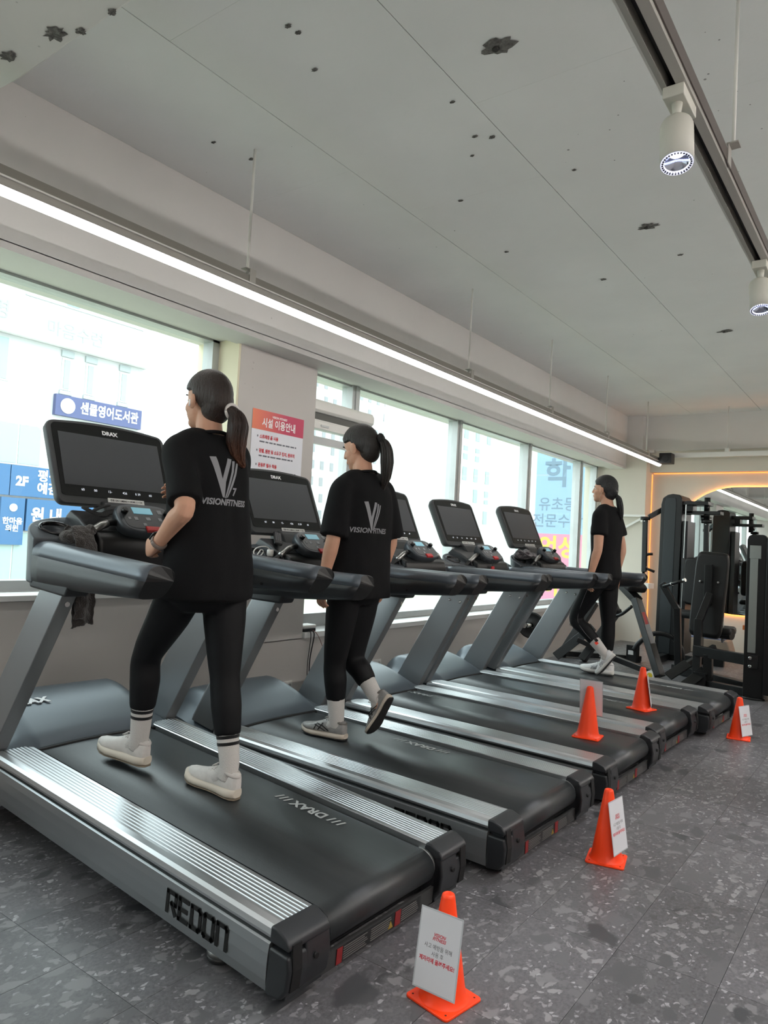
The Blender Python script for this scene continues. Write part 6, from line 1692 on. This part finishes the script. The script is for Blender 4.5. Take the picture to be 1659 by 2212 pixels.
bs = MB(); bs.bar(V(-2.40, 9.25, 0.04), V(-2.40, 8.75, 0.04), 0.08, 0.08); bs.bar(V(-2.42, 9.28, 0.04), V(-1.75, 9.28, 0.04), 0.08, 0.08); bs.bar(V(-2.02, 9.28, 0.04), V(-2.02, 8.8, 0.04), 0.07, 0.08); rput(bs, 'base_frame', G_BLK, 0.004)
rput(MB().box(-2.235, -2.205, 9.15, 9.20, 0.95, 1.25), 'instruction_plate', mat('plate_dark', rgb(40, 40, 42), 0.4))
tag(t, 'tall black pec fly machine with two arms hanging from its tower', 'gym machine', 'black gym machines by the far wall')

# seated machine: padded back, bent tubes, weight tower with a silver column
t = empty('seated_press_machine', (-1.5, 7.7, 0)); inv = Matrix.Translation((1.5, -7.7, 0))
sp_ = MB(); pad(sp_, None, 0.315, 0.88, 0.09, Matrix.Translation((-1.665, 7.98, 0.89)) @ Matrix.Rotation(math.radians(-6), 4, 'X') @ Matrix.Rotation(math.radians(3), 4, 'Y')); rput(sp_, 'back_pad', G_PAD)
rput(MB().box(-1.70, -1.625, 7.885, 7.925, 0.78, 1.20), 'back_support', G_BLK, 0.006)
for xx in (-1.745, -1.575): rput(MB().lathe([(0.012, 0), (0.012, 0.012), (0.006, 0.014)], 12, Matrix.Translation((xx, 7.935, 1.02)) @ Matrix.Rotation(PI / 2, 4, 'X')), 'bolt', G_CHR)
ps = MB(); ps.bar(V(-1.635, 7.86, 0.90), V(-1.70, 7.72, 0.62), 0.065, 0.07, (0, 1, 0)); ps.bar(V(-1.70, 7.72, 0.65), V(-1.685, 7.64, 0.02), 0.07, 0.08, (0, 1, 0)); rput(ps, 'rear_post', G_BLK, 0.005)
lp_ = MB(); lp_.bar(V(-2.20, 8.22, 0.96), V(-2.025, 8.20, 0.69), 0.06, 0.065, (0, 1, 0)); lp_.bar(V(-2.025, 8.20, 0.71), V(-2.00, 8.22, 0.06), 0.065, 0.07, (0, 1, 0)); rput(lp_, 'lever_arm', G_BLK, 0.005)
rput(MB().tube([V(-2.17, 8.16, 0.93), V(-1.94, 8.08, 1.015)], 0.016, 12), 'lever_handle', G_BLK); rput(MB().tube([V(-1.95, 8.083, 1.011), V(-1.925, 8.075, 1.02)], 0.02, 12), 'handle_cap', G_CHR); rput(MB().tube([V(-2.085, 8.13, 0.961), V(-2.072, 8.126, 0.966)], 0.019, 12), 'handle_ring', G_CHR)
rput(MB().bar(V(-1.72, 7.66, 0.345), V(-1.12, 7.46, 0.335), 0.06, 0.10), 'cross_beam', G_BLK, 0.005)
rput(MB().bar(V(-1.58, 7.62, 0.32), V(-1.575, 7.62, 0.06), 0.08, 0.08), 'beam_leg', G_BLK, 0.004)
fb = MB(); fb.bar(V(-2.05, 8.28, 0.05), V(-1.10, 7.62, 0.05), 0.10, 0.09); fb.bar(V(-1.75, 7.66, 0.04), V(-1.12, 7.46, 0.04), 0.08, 0.07); fb.bar(V(-2.0, 8.2, 0.05), V(-1.72, 8.6, 0.30), 0.05, 0.05); rput(fb, 'floor_frame', G_BLK, 0.004)
rput(MB().tube([V(-1.555, 8.15, 0.40), V(-1.57, 8.15, 0.72)], 0.016, 12), 'gas_strut', G_CHR)
rput(MB().tube([V(-1.66, 8.16, 0.50), V(-1.46, 8.10, 0.50)], 0.06, 18), 'roller_pad', G_PAD)
sp_ = MB(); pad(sp_, None, 0.36, 0.34, 0.08, Matrix.Translation((-1.64, 8.2, 0.52)) @ Matrix.Rotation(PI / 2, 4, 'X')); rput(sp_, 'seat_pad', G_PAD)
for a, b_ in ((V(-1.95, 7.62, 0.055), V(-1.80, 7.78, 0.19)), (V(-1.73, 7.40, 0.03), V(-1.60, 7.62, 0.17))):
    rput(MB().bar(a, b_, 0.10, 0.02, (0.3, -0.4, 0.85)), 'foot_plate', G_BLK, 0.003)
rput(MB().box(-1.70, -1.58, 7.53, 7.58, 0.0, 0.15), 'plate_bracket', G_BLK, 0.003)
# tower
rput(MB().prism([(-1.225, 0.01), (-1.225, 1.45), (-1.215, 1.485), (-1.19, 1.50), (-1.09, 1.50), (-1.07, 1.485), (-1.06, 1.45), (-1.06, 0.01)], 7.36, 7.44, 'y'), 'tower_side', G_BLK, 0.006)
rput(MB().box(-1.200, -1.105, 7.350, 7.361, 1.28, 1.40), 'silver_plate', G_SIL, 0.002); rput(MB().box(-1.195, -1.128, 7.352, 7.361, 0.42, 1.28), 'silver_column', G_SIL, 0.003)
rput(MB().prism([(-1.055, 0.06), (-1.055, 1.46), (-1.04, 1.50), (-1.0, 1.515), (-0.55, 1.515), (-0.52, 1.49), (-0.52, 0.06)], 7.30, 7.75, 'y'), 'tower_cover', mat('cover_black', rgb(12, 12, 13), 0.3), 0.008)
rput(MB().box(-1.04, -0.56, 7.294, 7.299, 1.07, 1.078), 'cover_seam', G_GRY)
for zz in (1.16, 0.93, 0.67): rput(MB().lathe([(0.008, 0), (0.008, 0.006)], 10, Matrix.Translation((-1.03, 7.30, zz)) @ Matrix.Rotation(PI / 2, 4, 'X')), 'screw', G_GRY)
rput(MB().box(-1.19, -1.10, 7.335, 7.36, 0.28, 0.40), 'bolt_plate', G_BLK, 0.004)
for zz in (0.375, 0.30): rput(MB().lathe([(0.016, 0), (0.016, 0.016), (0.010, 0.02)], 12, Matrix.Translation((-1.165, 7.335, zz)) @ Matrix.Rotation(PI / 2, 4, 'X')), 'bolt', G_CHR)
rput(MB().lathe([(0.07, 0), (0.07, 0.014), (0.05, 0.022)], 24, Matrix.Translation((-1.14, 7.38, 0)) @ Matrix.Diagonal((1.4, 0.8, 1, 1))), 'foot_pad', G_BLK)
rput(MB().box(-1.243, -1.226, 7.37, 7.42, 0.62, 0.66), 'pin_knob', mat('knob_orange', rgb(196, 110, 50), 0.5))
tag(t, 'black seated press machine with a tall back pad and silver-striped weight tower', 'gym machine', 'black gym machines by the far wall')

st = empty('step_platform', (-2.15, 10.45, 0))
MB().prism([(-0.52, 0.0), (-0.46, 0.20), (0.24, 0.20), (0.30, 0.0)], -0.16, 0.16, 'y').build('body', mat('step_taupe', rgb(140, 126, 112), 0.6), st, 0.02)
MB().box(-0.42, 0.20, -0.14, 0.14, 0.20, 0.215).build('tread', mat('step_blue', rgb(92, 104, 134), 0.6), st, 0.004)
tag(st, 'low taupe step platform with blue grey top below the mirror', 'step platform')

bpy.data.scenes.remove(TMP)
